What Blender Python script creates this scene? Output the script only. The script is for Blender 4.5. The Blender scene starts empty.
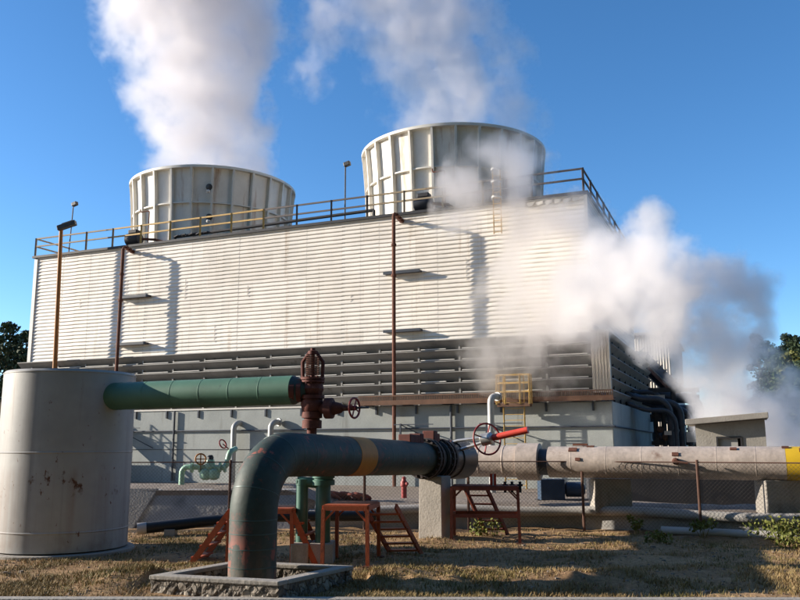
import bpy, bmesh, math, random
from mathutils import Vector, Matrix, noise
PI = math.pi
C = bpy.context.scene.collection
S = bpy.context.scene

# ------------------------------------------------------------------ camera model (used for camera and to turn a
# photo measurement at a known distance into a place in the world)
FOC, PITCH, ROLL, FA, EYE = 822.0, .1735, -.0035, .394, 2.3
def _rot():
    c, s = math.cos(PITCH), math.sin(PITCH)
    cr, sr = math.cos(ROLL), math.sin(ROLL)
    return Matrix(((cr, -sr, 0), (sr, cr, 0), (0, 0, 1))) @ Matrix(((1, 0, 0), (0, s, -c), (0, c, s)))
RC = _rot(); RT = RC.transposed()
EYEP = Vector((0, 0, EYE))
def ray(x, y): return RT @ Vector(((x-400)/FOC, (y-300)/FOC, 1))
def at(x, y, Y): d = ray(x, y); return EYEP + d*(Y/d.y)
def atz(x, y, z): d = ray(x, y); return EYEP + d*((z-EYE)/d.z)

U = Vector((math.cos(FA), -math.sin(FA), 0)); DD = Vector((math.sin(FA), math.cos(FA), 0)); ZZ = Vector((0, 0, 1))
P0 = Vector((10.746, 42, 0))
def FW(t, s, z): return P0 + U*t + DD*s + ZZ*z          # tower coordinates: along the front, into depth, up

# ------------------------------------------------------------------ materials
def _ramp(nt, stops):
    r = nt.nodes.new('ShaderNodeValToRGB'); el = r.color_ramp.elements
    while len(el) < len(stops): el.new(.5)
    for e, (p, c) in zip(el, stops): e.position = p; e.color = (*c, 1) if len(c) == 3 else c
    return r
def mat(name, base, rough=.6, metal=0., var=.18, vscale=1.2, second=None, sec_amt=.5, sec_scale=.8, streak=0.,
        bump=.0, bscale=20., fine=.0, spec=.4):
    """Procedural paint / concrete / steel: base tone varied by noise, a second colour (rust, dirt) in patches or in
    downward streaks, fine grain and bump."""
    m = bpy.data.materials.new(name); m.use_nodes = True; nt = m.node_tree; nt.nodes.clear(); N = nt.nodes.new; L = nt.links.new
    out = N('ShaderNodeOutputMaterial'); bs = N('ShaderNodeBsdfPrincipled'); L(bs.outputs[0], out.inputs[0])
    tc = N('ShaderNodeTexCoord')
    n1 = N('ShaderNodeTexNoise'); n1.inputs['Scale'].default_value = vscale; n1.inputs['Detail'].default_value = 6
    n1.inputs['Roughness'].default_value = .65
    L(tc.outputs['Object'], n1.inputs['Vector'])
    d = tuple(max(0, c*(1-var)) for c in base); b = tuple(min(1, c*(1+var)) for c in base)
    r1 = _ramp(nt, [(.3, d), (.7, b)]); L(n1.outputs['Fac'], r1.inputs[0])
    col = r1.outputs[0]
    if second:
        mp = N('ShaderNodeMapping'); L(tc.outputs['Object'], mp.inputs[0])
        mp.inputs['Location'].default_value = (13.1, 7.7, 3.3)
        if streak: mp.inputs['Scale'].default_value = (1, 1, streak)
        n2 = N('ShaderNodeTexNoise'); n2.inputs['Scale'].default_value = sec_scale; n2.inputs['Detail'].default_value = 8
        n2.inputs['Roughness'].default_value = .7; L(mp.outputs[0], n2.inputs['Vector'])
        lo = .72 - .3*sec_amt
        r2 = _ramp(nt, [(lo, (0, 0, 0)), (lo+.14, (1, 1, 1))]); L(n2.outputs['Fac'], r2.inputs[0])
        mx = N('ShaderNodeMix'); mx.data_type = 'RGBA'; L(r2.outputs[0], mx.inputs[0]); L(col, mx.inputs[6]); mx.inputs[7].default_value = (*second, 1)
        col = mx.outputs[2]
    if fine:
        n3 = N('ShaderNodeTexNoise'); n3.inputs['Scale'].default_value = bscale*1.7; n3.inputs['Detail'].default_value = 3
        L(tc.outputs['Object'], n3.inputs['Vector'])
        r3 = _ramp(nt, [(.3, (1-fine,)*3), (.7, (1, 1, 1))]); L(n3.outputs['Fac'], r3.inputs[0])
        m3 = N('ShaderNodeMix'); m3.data_type = 'RGBA'; m3.blend_type = 'MULTIPLY'; m3.inputs[0].default_value = 1
        L(col, m3.inputs[6]); L(r3.outputs[0], m3.inputs[7]); col = m3.outputs[2]
    L(col, bs.inputs['Base Color'])
    bs.inputs['Roughness'].default_value = rough; bs.inputs['Metallic'].default_value = metal
    bs.inputs['Specular IOR Level'].default_value = spec
    if bump:
        nb = N('ShaderNodeTexNoise'); nb.inputs['Scale'].default_value = bscale; nb.inputs['Detail'].default_value = 5
        L(tc.outputs['Object'], nb.inputs['Vector'])
        bp = N('ShaderNodeBump'); bp.inputs['Strength'].default_value = bump; bp.inputs['Distance'].default_value = .05
        L(nb.outputs['Fac'], bp.inputs['Height']); L(bp.outputs[0], bs.inputs['Normal'])
    return m
RUST = (.16, .055, .025)
M = dict(
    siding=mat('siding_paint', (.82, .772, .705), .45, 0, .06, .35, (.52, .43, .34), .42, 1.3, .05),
    siding_shaded=mat('shaded_end_siding', (.52, .53, .54), .5, 0, .08, .4, (.36, .33, .3), .35, 1.0, .15),  # cooler, darker wall sheet: shade put into the colour
    trim=mat('trim_paint', (.60, .57, .52), .5, 0, .1, .8, (.35, .25, .17), .3, 1.5, .2),
    cornerp=mat('corner_panel_paint', (.36, .33, .285), .6, 0, .1, .8, (.24, .19, .15), .4, 1.2, .2),
    louvre=mat('louvre_board', (.27, .262, .25), .6, 0, .15, .7, (.12, .11, .10), .4, 1.2),
    lit_lip=mat('louvre_lip', (.62, .60, .56), .5, 0, .1, 1., (.25, .2, .16), .3, 2.),  # pale tone stands for the sunlit edges of the lips
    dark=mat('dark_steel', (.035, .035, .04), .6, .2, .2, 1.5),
    basin=mat('basin_concrete', (.325, .345, .335), .85, 0, .14, .5, (.20, .20, .185), .50, .9, .10, .15, 12, .10),
    rustcat=mat('catwalk_rust', (.13, .068, .042), .8, 0, .3, 2., (.27, .19, .12), .36, 3.),
    railrust=mat('rail_paint', (.30, .235, .15), .7, 0, .25, .35, (.15, .085, .05), .5, 1.5),
    railblue=mat('rail_dark', (.12, .10, .095), .7, 0, .25, .5, (.24, .17, .10), .35, .5),
    yellow=mat('yellow_paint', (.52, .33, .10), .6, 0, .2, 2., (.22, .11, .05), .45, 4.),
    stack=mat('stack_panel', (.80, .755, .69), .55, 0, .12, .5, (.40, .25, .16), .62, .9, .06),
    rib=mat('stack_rib', (.72, .69, .63), .55, 0, .12, .8, (.40, .29, .2), .3, 1.5, .2),
    rust=mat('rusted_steel', (.13, .05, .032), .8, .1, .3, 3., (.22, .09, .045), .5, 5.),
    orange=mat('orange_pole', (.34, .14, .035), .65, 0, .2, 1.5, (.18, .07, .03), .4, 2.5),
    redox=mat('red_oxide_paint', (.43, .095, .034), .65, 0, .25, 2.5, (.13, .045, .03), .52, 5., 0, .1, 30, .2),
    redox2=mat('red_oxide_old', (.22, .055, .035), .7, 0, .25, 2.5, (.08, .04, .03), .52, 5., 0, .1, 30, .2),
    valve=mat('valve_red', (.115, .032, .024), .75, .1, .35, 5., (.24, .11, .075), .46, 9.),
    flange=mat('old_flange', (.045, .035, .035), .7, .1, .3, 5., (.13, .06, .04), .4, 9.),
    red=mat('bright_red', (.52, .05, .03), .45, 0, .15, 5.),
    wheel=mat('wheel_red', (.26, .025, .025), .5, 0, .2, 5.),
    silver=mat('machined_steel', (.45, .44, .42), .35, .7, .2, 6., (.25, .12, .07), .35, 8.),
    tank=mat('tank_paint', (.365, .36, .355), .5, 0, .14, .5, (.22, .165, .125), .50, 1.9, .06, .05, 3, .06),
    green=mat('green_lagging', (.072, .165, .115), .55, 0, .2, 1.2, (.04, .08, .07), .4, 2.),
    elbow=mat('teal_lagging', (.031, .050, .043), .62, 0, .3, 1.6, (.20, .055, .04), .50, 1.2, 0, .12, 6, .25),
    band=mat('yellow_band', (.46, .175, .018), .6, 0, .2, 3., (.2, .08, .02), .4, 4.),
    seam=mat('seam_band', (.055, .085, .08), .5, .2, .2, 3.),
    greenpipe=mat('green_pipe_paint', (.05, .13, .10), .45, 0, .15, 3.),
    palegreen=mat('pale_green_paint', (.30, .48, .36), .45, 0, .15, 4., (.35, .2, .1), .3, 6.),
    clad=mat('pipe_cladding', (.50, .42, .365), .55, .1, .2, 2.2, (.27, .19, .15), .47, 1.9, .0, .15, 7, .15),
    pale=mat('pale_pipe', (.40, .38, .36), .6, 0, .15, 1.5, (.2, .17, .15), .45, 2.5),
    blackpipe=mat('black_pipe', (.015, .017, .022), .45, 0, .2, 3.),
    yellowwrap=mat('yellow_wrap', (.62, .40, .02), .5, 0, .1, 2., (.10, .05, .03), .32, 1.8),
    conc=mat('concrete', (.34, .31, .275), .9, 0, .14, 1.5, (.2, .17, .145), .42, 1.7, .3, .25, 18, .15),
    concwall=mat('lined_concrete', (.33, .32, .31), .9, 0, .16, .9, (.17, .17, .175), .5, 1.1, .0, .35, 9, .15),
    hut=mat('hut_render', (.34, .315, .28), .9, 0, .12, 1.2, (.2, .18, .16), .4, 1.3, .25, .2, 15, .15),
    door=mat('hut_panel', (.36, .35, .33), .6, 0, .1, 1.5),
    pipedark=mat('plant_pipe', (.05, .058, .075), .5, .1, .2, 1.),
    bluebox=mat('blue_box', (.025, .05, .09), .5, 0, .2, 3.),
    sheet=mat('sheet_wall', (.66, .60, .52), .5, 0, .08, .4, (.4, .34, .28), .35, .8, .1),
    bark=mat('bark', (.09, .065, .045), .95, 0, .25, 3.),
    galv=mat('galvanised', (.42, .42, .41), .45, .3, .12, 3., (.25, .2, .16), .3, 4.),
    fence=mat('fence_wire', (.035, .03, .028), .7, .1, .2, 3.),
    postm=mat('fence_post', (.10, .05, .035), .8, 0, .25, 4.),
    lamp=mat('lamp_body', (.06, .06, .062), .5, .2, .2, 4.),
    white=mat('white_paint', (.70, .69, .66), .5, 0, .08, 3.),
    asphalt=mat('asphalt', (.05, .05, .05), .9, 0, .15, .8, None, 0, 1, 0, .3, 60, .3),
)
def stone_mat():
    m = bpy.data.materials.new('rubble_stone'); m.use_nodes = True; nt = m.node_tree; N = nt.nodes.new; L = nt.links.new
    bs = nt.nodes['Principled BSDF']; tc = N('ShaderNodeTexCoord')
    nw = N('ShaderNodeTexNoise'); nw.inputs['Scale'].default_value = 5; nw.inputs['Detail'].default_value = 5; L(tc.outputs['Object'], nw.inputs['Vector'])
    wv = N('ShaderNodeVectorMath'); wv.operation = 'MULTIPLY_ADD'; L(nw.outputs['Color'], wv.inputs[0]); wv.inputs[1].default_value = (.25,)*3; L(tc.outputs['Object'], wv.inputs[2])
    v = N('ShaderNodeTexVoronoi'); v.inputs['Scale'].default_value = 8; L(wv.outputs[0], v.inputs['Vector'])
    v2 = N('ShaderNodeTexVoronoi'); v2.feature = 'DISTANCE_TO_EDGE'; v2.inputs['Scale'].default_value = 8; L(wv.outputs[0], v2.inputs['Vector'])
    sep = N('ShaderNodeSeparateColor'); L(v.outputs['Color'], sep.inputs[0])
    r = _ramp(nt, [(0, (.13, .105, .085)), (.5, (.25, .215, .18)), (1, (.34, .30, .25))]); L(sep.outputs[0], r.inputs[0])
    e = _ramp(nt, [(.0, (.5,)*3), (.16, (1,)*3)]); L(v2.outputs['Distance'], e.inputs[0])
    mx = N('ShaderNodeMix'); mx.data_type = 'RGBA'; mx.blend_type = 'MULTIPLY'; mx.inputs[0].default_value = 1
    L(r.outputs[0], mx.inputs[6]); L(e.outputs[0], mx.inputs[7]); L(mx.outputs[2], bs.inputs['Base Color'])
    bp = N('ShaderNodeBump'); bp.inputs['Strength'].default_value = .8; bp.inputs['Distance'].default_value = .05
    L(e.outputs[0], bp.inputs['Height']); L(bp.outputs[0], bs.inputs['Normal']); bs.inputs['Roughness'].default_value = .95
    return m
def rust_bloom(m, z0, z1, seed, c1=(.21, .115, .065), c2=(.16, .145, .135), rust=(.10, .038, .02), lo=.56):
    """corrosion breaking through the paint between two heights, with runs below it"""
    nt = m.node_tree; N = nt.nodes.new; L = nt.links.new; bs = [n for n in nt.nodes if n.type == 'BSDF_PRINCIPLED'][0]
    src = bs.inputs['Base Color'].links[0].from_socket; tc = N('ShaderNodeTexCoord'); sp = N('ShaderNodeSeparateXYZ'); L(tc.outputs['Object'], sp.inputs[0])
    def noise_(scale, loc, det, sc):
        mp = N('ShaderNodeMapping'); mp.inputs['Location'].default_value = loc; mp.inputs['Scale'].default_value = sc; L(tc.outputs['Object'], mp.inputs[0])
        n = N('ShaderNodeTexNoise'); n.inputs['Scale'].default_value = scale; n.inputs['Detail'].default_value = det; n.inputs['Roughness'].default_value = .62; L(mp.outputs[0], n.inputs['Vector']); return n.outputs['Fac']
    def window(a, b, soft):
        r1 = N('ShaderNodeMapRange'); L(sp.outputs['Z'], r1.inputs[0]); r1.inputs[1].default_value = a-soft; r1.inputs[2].default_value = a+soft
        r2 = N('ShaderNodeMapRange'); L(sp.outputs['Z'], r2.inputs[0]); r2.inputs[1].default_value = b-soft; r2.inputs[2].default_value = b+soft; r2.inputs[3].default_value = 1; r2.inputs[4].default_value = 0
        k = N('ShaderNodeMath'); k.operation = 'MULTIPLY'; L(r1.outputs[0], k.inputs[0]); L(r2.outputs[0], k.inputs[1]); return k.outputs[0]
    def thresh(f, lo, hi, win, amt):
        r = N('ShaderNodeMapRange'); L(f, r.inputs[0]); r.inputs[1].default_value = lo; r.inputs[2].default_value = hi; r.inputs[4].default_value = amt
        k = N('ShaderNodeMath'); k.operation = 'MULTIPLY'; L(r.outputs[0], k.inputs[0]); L(win, k.inputs[1]); return k.outputs[0]
    col = src
    for f, lo, hi, win, amt, c in ((noise_(2.3, (seed, 4, 2), 3, (1, 1, .05)), .52, .74, window(.1, z1, .12), .55, c1),
                                   (noise_(1.7, (seed+3, 1, 2), 4, (1, 1, .04)), .54, .70, window(.1, 4.2, .1), .5, c2),
                                   (noise_(3.1, (seed+9, 4, 7), 8, (1, 1, .75)), lo, lo+.05, window(z0, z1, .12), 1., rust),
                                   (noise_(9., (seed+5, 2, 7), 6, (1, 1, .6)), .66, .70, window(.2, 3.9, .1), .9, (.13, .05, .028)),
                                   (noise_(3., (seed+1, 8, 3), 5, (1, 1, .5)), .45, .7, window(-.3, .42, .18), .6, (.20, .15, .11))):
        mx = N('ShaderNodeMix'); mx.data_type = 'RGBA'; L(thresh(f, lo, hi, win, amt), mx.inputs[0]); L(col, mx.inputs[6]); mx.inputs[7].default_value = (*c, 1); col = mx.outputs[2]
    L(col, bs.inputs['Base Color'])
rust_bloom(M['tank'], 1.32, 1.78, 2., lo=.59); rust_bloom(M['elbow'], .1, .8, 6., (.12, .04, .028), (.03, .045, .04), (.22, .065, .045), .53); rust_bloom(M['elbow'], 1.55, 2.7, 11., (.06, .05, .04), (.03, .04, .036), (.28, .08, .055), .625)
M['stone'] = stone_mat()
def panelise(m, wdt, hgt, lo):                           # sheets of slightly different age, laid in the tower's own axes
    nt = m.node_tree; N = nt.nodes.new; L = nt.links.new; bs = [n for n in nt.nodes if n.type == 'BSDF_PRINCIPLED'][0]
    src = bs.inputs['Base Color'].links[0].from_socket; tc = N('ShaderNodeTexCoord')
    mp = N('ShaderNodeMapping'); mp.inputs['Rotation'].default_value = (0, 0, FA); L(tc.outputs['Object'], mp.inputs[0])
    sp = N('ShaderNodeSeparateXYZ'); L(mp.outputs[0], sp.inputs[0]); cb = N('ShaderNodeCombineXYZ'); L(sp.outputs['X'], cb.inputs['X']); L(sp.outputs['Z'], cb.inputs['Y'])
    br = N('ShaderNodeTexBrick'); L(cb.outputs[0], br.inputs['Vector']); br.inputs['Scale'].default_value = 1; br.inputs['Brick Width'].default_value = wdt; br.inputs['Row Height'].default_value = hgt
    br.inputs['Mortar Size'].default_value = .006; br.inputs['Mortar'].default_value = (.72, .70, .66, 1); br.inputs['Color1'].default_value = (lo, lo*.985, lo*.96, 1); br.inputs['Color2'].default_value = (1.03, 1.03, 1.03, 1); br.offset = .37; br.squash = .8
    mx = N('ShaderNodeMix'); mx.data_type = 'RGBA'; mx.blend_type = 'MULTIPLY'; mx.inputs[0].default_value = 1; L(src, mx.inputs[6]); L(br.outputs['Color'], mx.inputs[7]); L(mx.outputs[2], bs.inputs['Base Color'])
panelise(M['siding'], 4.86, 1.785, .90)
def ground_mat():
    m = bpy.data.materials.new('dry_ground'); m.use_nodes = True; nt = m.node_tree; N = nt.nodes.new; L = nt.links.new
    bs = nt.nodes['Principled BSDF']; tc = N('ShaderNodeTexCoord')
    n = N('ShaderNodeTexNoise'); n.inputs['Scale'].default_value = .55; n.inputs['Detail'].default_value = 8; n.inputs['Roughness'].default_value = .68
    L(tc.outputs['Object'], n.inputs['Vector'])
    r = _ramp(nt, [(.28, (.15, .095, .055)), (.42, (.31, .195, .11)), (.58, (.45, .295, .17)), (.70, (.34, .245, .115)), (.82, (.21, .18, .065))])
    L(n.outputs['Fac'], r.inputs[0])
    n2 = N('ShaderNodeTexNoise'); n2.inputs['Scale'].default_value = 14; n2.inputs['Detail'].default_value = 7; n2.inputs['Roughness'].default_value = .75
    L(tc.outputs['Object'], n2.inputs['Vector'])
    r2 = _ramp(nt, [(.3, (.45,)*3), (.68, (1.25, 1.22, 1.15))]); L(n2.outputs['Fac'], r2.inputs[0])
    mx = N('ShaderNodeMix'); mx.data_type = 'RGBA'; mx.blend_type = 'MULTIPLY'; mx.inputs[0].default_value = 1
    L(r.outputs[0], mx.inputs[6]); L(r2.outputs[0], mx.inputs[7]); L(mx.outputs[2], bs.inputs['Base Color'])
    bp = N('ShaderNodeBump'); bp.inputs['Strength'].default_value = .7; bp.inputs['Distance'].default_value = .06
    L(n2.outputs['Fac'], bp.inputs['Height']); L(bp.outputs[0], bs.inputs['Normal']); bs.inputs['Roughness'].default_value = 1; bs.inputs['Specular IOR Level'].default_value = .1
    return m
M['ground'] = ground_mat()
M['gravel'] = mat('gravel', (.26, .21, .17), .95, 0, .25, 1.5, (.15, .11, .08), .5, 2., 0, .6, 14, .4)
M['hill'] = mat('hill_cover', (.04, .06, .025), 1, 0, .4, .08, (.09, .075, .03), .5, .1)
def leafmat(name, a, b):
    m = bpy.data.materials.new(name); m.use_nodes = True; nt = m.node_tree; N = nt.nodes.new; L = nt.links.new
    bs = nt.nodes['Principled BSDF']; tc = N('ShaderNodeTexCoord')
    n = N('ShaderNodeTexNoise'); n.inputs['Scale'].default_value = .9; n.inputs['Detail'].default_value = 4; L(tc.outputs['Object'], n.inputs['Vector'])
    r = _ramp(nt, [(.35, a), (.65, b)]); L(n.outputs['Fac'], r.inputs[0]); L(r.outputs[0], bs.inputs['Base Color'])
    bs.inputs['Roughness'].default_value = .7; bs.inputs['Specular IOR Level'].default_value = .2
    return m
M['leaf_pine'] = leafmat('pine_needles', (.022, .036, .02), (.05, .075, .035))
M['leaf_mid'] = leafmat('leaves', (.03, .05, .018), (.075, .10, .035))
M['leaf_olive'] = leafmat('olive_leaves', (.05, .06, .015), (.11, .11, .03))
M['leaf_weed'] = leafmat('weed_leaves', (.09, .11, .022), (.20, .20, .05))
M['straw'] = leafmat('straw', (.36, .25, .125), (.25, .185, .085))
M['straw2'] = leafmat('green_straw', (.13, .115, .035), (.26, .19, .075))

# ------------------------------------------------------------------ mesh builder
class MB:
    def __init__(s): s.v = []; s.f = []
    def add(s, vs, fs):
        o = len(s.v); s.v += [Vector(v) for v in vs]; s.f += [[i+o for i in f] for f in fs]; return s
    def box(s, c, ex, ey, ez):                          # centre and three half-extent vectors
        c = Vector(c); vs = [c+ex*a+ey*b+ez*d for d in (-1, 1) for a, b in ((-1, -1), (1, -1), (1, 1), (-1, 1))]
        return s.add(vs, [[3, 2, 1, 0], [4, 5, 6, 7], [0, 1, 5, 4], [1, 2, 6, 5], [2, 3, 7, 6], [3, 0, 4, 7]])
    def fbox(s, t0, t1, s0, s1, z0, z1):                # box in tower coordinates
        return s.box(FW((t0+t1)/2, (s0+s1)/2, (z0+z1)/2), U*(t1-t0)/2, DD*(s1-s0)/2, ZZ*(z1-z0)/2)
    def bar(s, a, b, w, h=None, up=ZZ):                 # rectangular bar from a to b
        a, b = Vector(a), Vector(b); h = h or w; d = (b-a)
        if d.length < 1e-6: return s
        x = d.normalized(); y = up.cross(x)
        if y.length < 1e-3: y = Vector((1, 0, 0)).cross(x)
        y.normalize(); z = x.cross(y)
        return s.box((a+b)/2, d/2, y*w/2, z*h/2)
    def tube(s, pts, r, n=12, cap=True):                # sweep of a circle along points; r one number or one per point
        pts = [Vector(p) for p in pts]; k = len(pts)
        rs = r if isinstance(r, (list, tuple)) else [r]*k
        tg = [(pts[min(i+1, k-1)]-pts[max(i-1, 0)]).normalized() for i in range(k)]
        ref = Vector((0, 0, 1)) if abs(tg[0].z) < .9 else Vector((1, 0, 0))
        nrm = tg[0].cross(ref).normalized(); vs = []; fs = []
        for i in range(k):
            if i: nrm = (tg[i-1].rotation_difference(tg[i]) @ nrm); nrm = (nrm - tg[i]*nrm.dot(tg[i])).normalized()
            bn = tg[i].cross(nrm)
            vs += [pts[i] + (nrm*math.cos(2*PI*j/n) + bn*math.sin(2*PI*j/n))*rs[i] for j in range(n)]
        for i in range(k-1):
            for j in range(n):
                a, b = i*n+j, i*n+(j+1) % n; fs.append([a, b, b+n, a+n])
        if cap: fs += [list(range(n))[::-1], [(k-1)*n+j for j in range(n)]]
        return s.add(vs, fs)
    def lathe(s, c, prof, n=32, axis=ZZ, cap=True):     # prof: list of (radius, height along axis)
        ax = Vector(axis).normalized(); ref = Vector((1, 0, 0)) if abs(ax.x) < .9 else Vector((0, 1, 0))
        e1 = ax.cross(ref).normalized(); e2 = ax.cross(e1); c = Vector(c); vs = []; fs = []; k = len(prof)
        for r, h in prof: vs += [c + ax*h + (e1*math.cos(2*PI*j/n)+e2*math.sin(2*PI*j/n))*r for j in range(n)]
        for i in range(k-1):
            for j in range(n):
                a, b = i*n+j, i*n+(j+1) % n; fs.append([a, b, b+n, a+n])
        if cap: fs += [list(range(n))[::-1], [(k-1)*n+j for j in range(n)]]
        return s.add(vs, fs)
    def prism(s, poly, ext):                            # polygon (3-D points) extruded by vector
        n = len(poly); ext = Vector(ext); a = [Vector(p) for p in poly]
        return s.add(a+[p+ext for p in a], [list(range(n))[::-1], [n+i for i in range(n)]] + [[i, (i+1) % n, n+(i+1) % n, n+i] for i in range(n)])
    def torus(s, c, R, r, axis, n=28, m=8):
        ax = Vector(axis).normalized(); ref = ZZ if abs(ax.z) < .9 else Vector((1, 0, 0))
        e1 = ax.cross(ref).normalized(); e2 = ax.cross(e1); c = Vector(c); vs = []; fs = []
        for i in range(n):
            d = e1*math.cos(2*PI*i/n)+e2*math.sin(2*PI*i/n)
            vs += [c + d*(R+r*math.cos(2*PI*j/m)) + ax*r*math.sin(2*PI*j/m) for j in range(m)]
        for i in range(n):
            for j in range(m): fs.append([i*m+j, ((i+1) % n)*m+j, ((i+1) % n)*m+(j+1) % m, i*m+(j+1) % m])
        return s.add(vs, fs)
    def build(s, name, m, parent=None, smooth=True, bev=0, kind=None, label=None):
        off = Vector((0, 0, 0)); p = parent
        while p is not None: off += p.location; p = p.parent
        me = bpy.data.meshes.new(name); me.from_pydata([v-off for v in s.v], [], s.f); me.update()
        bm = bmesh.new(); bm.from_mesh(me); bmesh.ops.recalc_face_normals(bm, faces=bm.faces)
        if smooth:
            for f in bm.faces: f.smooth = True
            for e in bm.edges:
                e.smooth = len(e.link_faces) == 2 and e.calc_face_angle(0) < .6
        bm.to_mesh(me); bm.free()
        me.materials.append(m); o = bpy.data.objects.new(name, me); C.objects.link(o)
        if parent is not None: o.parent = parent
        if kind: o['kind'] = kind
        if label: o['label'] = label
        if bev:
            b = o.modifiers.new('bevel', 'BEVEL'); b.width = bev; b.segments = 2; b.limit_method = 'ANGLE'
        return o
def build_each(mb, name, m, parent, smooth=True, bev=0):
    """every separate piece of the builder becomes a part of its own"""
    par = list(range(len(mb.v)))
    def find(i):
        while par[i] != i: par[i] = par[par[i]]; i = par[i]
        return i
    for f in mb.f:
        a = find(f[0])
        for i in f[1:]: par[find(i)] = a
    groups = {}
    for f in mb.f: groups.setdefault(find(f[0]), []).append(f)
    out = []
    for fs in groups.values():
        ids = sorted({i for f in fs for i in f}); mp = {i: k for k, i in enumerate(ids)}; q = MB()
        q.v = [mb.v[i] for i in ids]; q.f = [[mp[i] for i in f] for f in fs]; out.append(q.build(name, m, parent, smooth, bev))
    return out
def tag(o, label, cat, group=None):
    o['label'] = label; o['category'] = cat
    if group: o['group'] = group
    return o
def thing(name, loc, label, cat, group=None):
    o = bpy.data.objects.new(name, None); o.location = Vector(loc); o.empty_display_size = .3; C.objects.link(o)
    return tag(o, label, cat, group)
def copy_tree(o, parent=None):
    c = o.copy(); C.objects.link(c)
    if parent is not None: c.parent = parent
    for ch in [x for x in o.children]: copy_tree(ch, c)
    return c
def fillet(pts, R, n=8):
    """polyline with rounded corners"""
    pts = [Vector(p) for p in pts]; out = [pts[0]]
    for i in range(1, len(pts)-1):
        a, b, c = pts[i-1], pts[i], pts[i+1]; d1 = (a-b).normalized(); d2 = (c-b).normalized()
        ang = d1.angle(d2)
        if ang > 3.1: out.append(b); continue
        L = min(R/math.tan(ang/2), (a-b).length*.49 if i > 1 else (a-b).length*.98, (c-b).length*.49 if i < len(pts)-2 else (c-b).length*.98)
        r = L*math.tan(ang/2); cen = b + (d1+d2).normalized()*(r/math.sin(ang/2))
        s0 = b+d1*L-cen; s1 = b+d2*L-cen; tot = s0.angle(s1); ax = s0.cross(s1)
        for k in range(n+1): out.append(cen + Matrix.Rotation(tot*k/n, 3, ax) @ s0)
    out.append(pts[-1]); return out
rnd = random.Random(7)

# ================================================================== SETTING: terrain
FENCE = [(-13., 23.6), (-4.75, 23.4), (-1.0, 23.3), (.95, 23.2), (4.9, 22.6), (7.5, 21.2), (11.0, 19.3)]
def line_y(x, line, off=0):
    if x <= line[0][0]: return line[0][1]+off
    for (x0, y0), (x1, y1) in zip(line, line[1:]):
        if x <= x1: return y0+(y1-y0)*(x-x0)/(x1-x0)+off
    (x0, y0), (x1, y1) = line[-2:]; return y1+(y1-y0)/(x1-x0)*(x-x1)+off
def gz(x, y):                                           # height of the dry grass ground
    if y < 12.8: return 0
    f = min(1, (y-12.8)/.9)
    n = noise.noise(Vector((x*.55, y*.9, 1.7)))*.09 + noise.noise(Vector((x*1.7, y*2.3, 5.1)))*.045 + noise.noise(Vector((x*5, y*5, 9)))*.015
    n += max(0, noise.noise(Vector((x*2.6, y*3.2, 13))))*.09*max(.25, min(1, (16.5-y)/2))
    near = max(0, 1-abs(y-14.6)/1.4)*.10*(1 if abs(x+2.4) > 1.9 else 0)*(1 if x < 1 else .6)
    k = min(1, max(.25, abs(x+7.6)-1.8))                 # flatter round the tank
    return f*(n*k+near*k*1.6) + .0
def build_ground():
    X0, X1, Y0, Y1, h = -16, 16, 12.7, 25.02, .11
    nx, ny = int((X1-X0)/h), int((Y1-Y0)/h); mb = MB()
    vs = [(X0+h*i, Y0+h*j, gz(X0+h*i, Y0+h*j)*(1-max(0, (j-ny+8)/8))) for j in range(ny+1) for i in range(nx+1)]
    fs = [[j*(nx+1)+i, j*(nx+1)+i+1, (j+1)*(nx+1)+i+1, (j+1)*(nx+1)+i] for j in range(ny) for i in range(nx)]
    mb.add(vs, fs)
    # the plant yard and plain out to the horizon, one ring round the fine patch
    X, Y = X0+h*nx, Y0+h*ny; B = 3000
    mb.add([(X0, Y0, 0), (X, Y0, 0), (X, Y, 0), (X0, Y, 0), (-B, 12.7, 0), (B, 12.7, 0), (B, B, 0), (-B, B, 0)],
           [[1, 5, 6, 2], [2, 6, 7, 3], [3, 7, 4, 0]])
    mb.build('ground', M['ground'], kind='structure')
build_ground()
MB().add([(-3000, -3000, -.03), (3000, -3000, -.03), (3000, 12.75, -.03), (-3000, 12.75, -.03)], [[0, 1, 2, 3]]).build('road', M['asphalt'], kind='structure', smooth=False)
MB().box((0, atz(100, 599, .07).y, .02), Vector((60, -1.5, 0)), Vector((0, .11, 0)), Vector((0, 0, .05))).build('kerb', M['conc'], kind='structure', bev=.015)
# gravel yard between bank and tower, 4 mm above the plain
MB().add([FW(-70, -16, .006), FW(40, -16, .006), FW(40, 60, .006), FW(-70, 60, .006)], [[0, 1, 2, 3]]).build('yard', M['gravel'], kind='structure', smooth=False)
# the bank behind the wall: left high, right low
def bank_top(x): 
    k = min(1, max(0, (x+3.2)/1.2)); return 1.03*(1-k)+.56*k
def build_bank():
    mb = MB(); rows = []; xs = [-16+.25*i for i in range(int(31/.25)+1)]
    for x in xs:
        y = line_y(x, FENCE, .75); zt = bank_top(x); row = []
        for dy, z in ((.02, zt-.55), (.05, zt-.02), (.5, zt+.03), (1.1, zt+.07), (1.7, zt+.10), (2.3, zt-.12), (3.1, .0), (3.3, -.1)):
            q = noise.noise(Vector((x*1.3, (y+dy)*1.3, 3)))*.05 if .3 < dy < 3 else 0
            row.append((x, y+dy, z+q))
        rows.append(row)
    n = len(rows[0]); mb.add([p for r in rows for p in r], [[i*n+j, (i+1)*n+j, (i+1)*n+j+1, i*n+j+1] for i in range(len(rows)-1) for j in range(n-1)])
    mb.build('earth_bank', M['gravel'], kind='structure')
build_bank()
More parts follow.
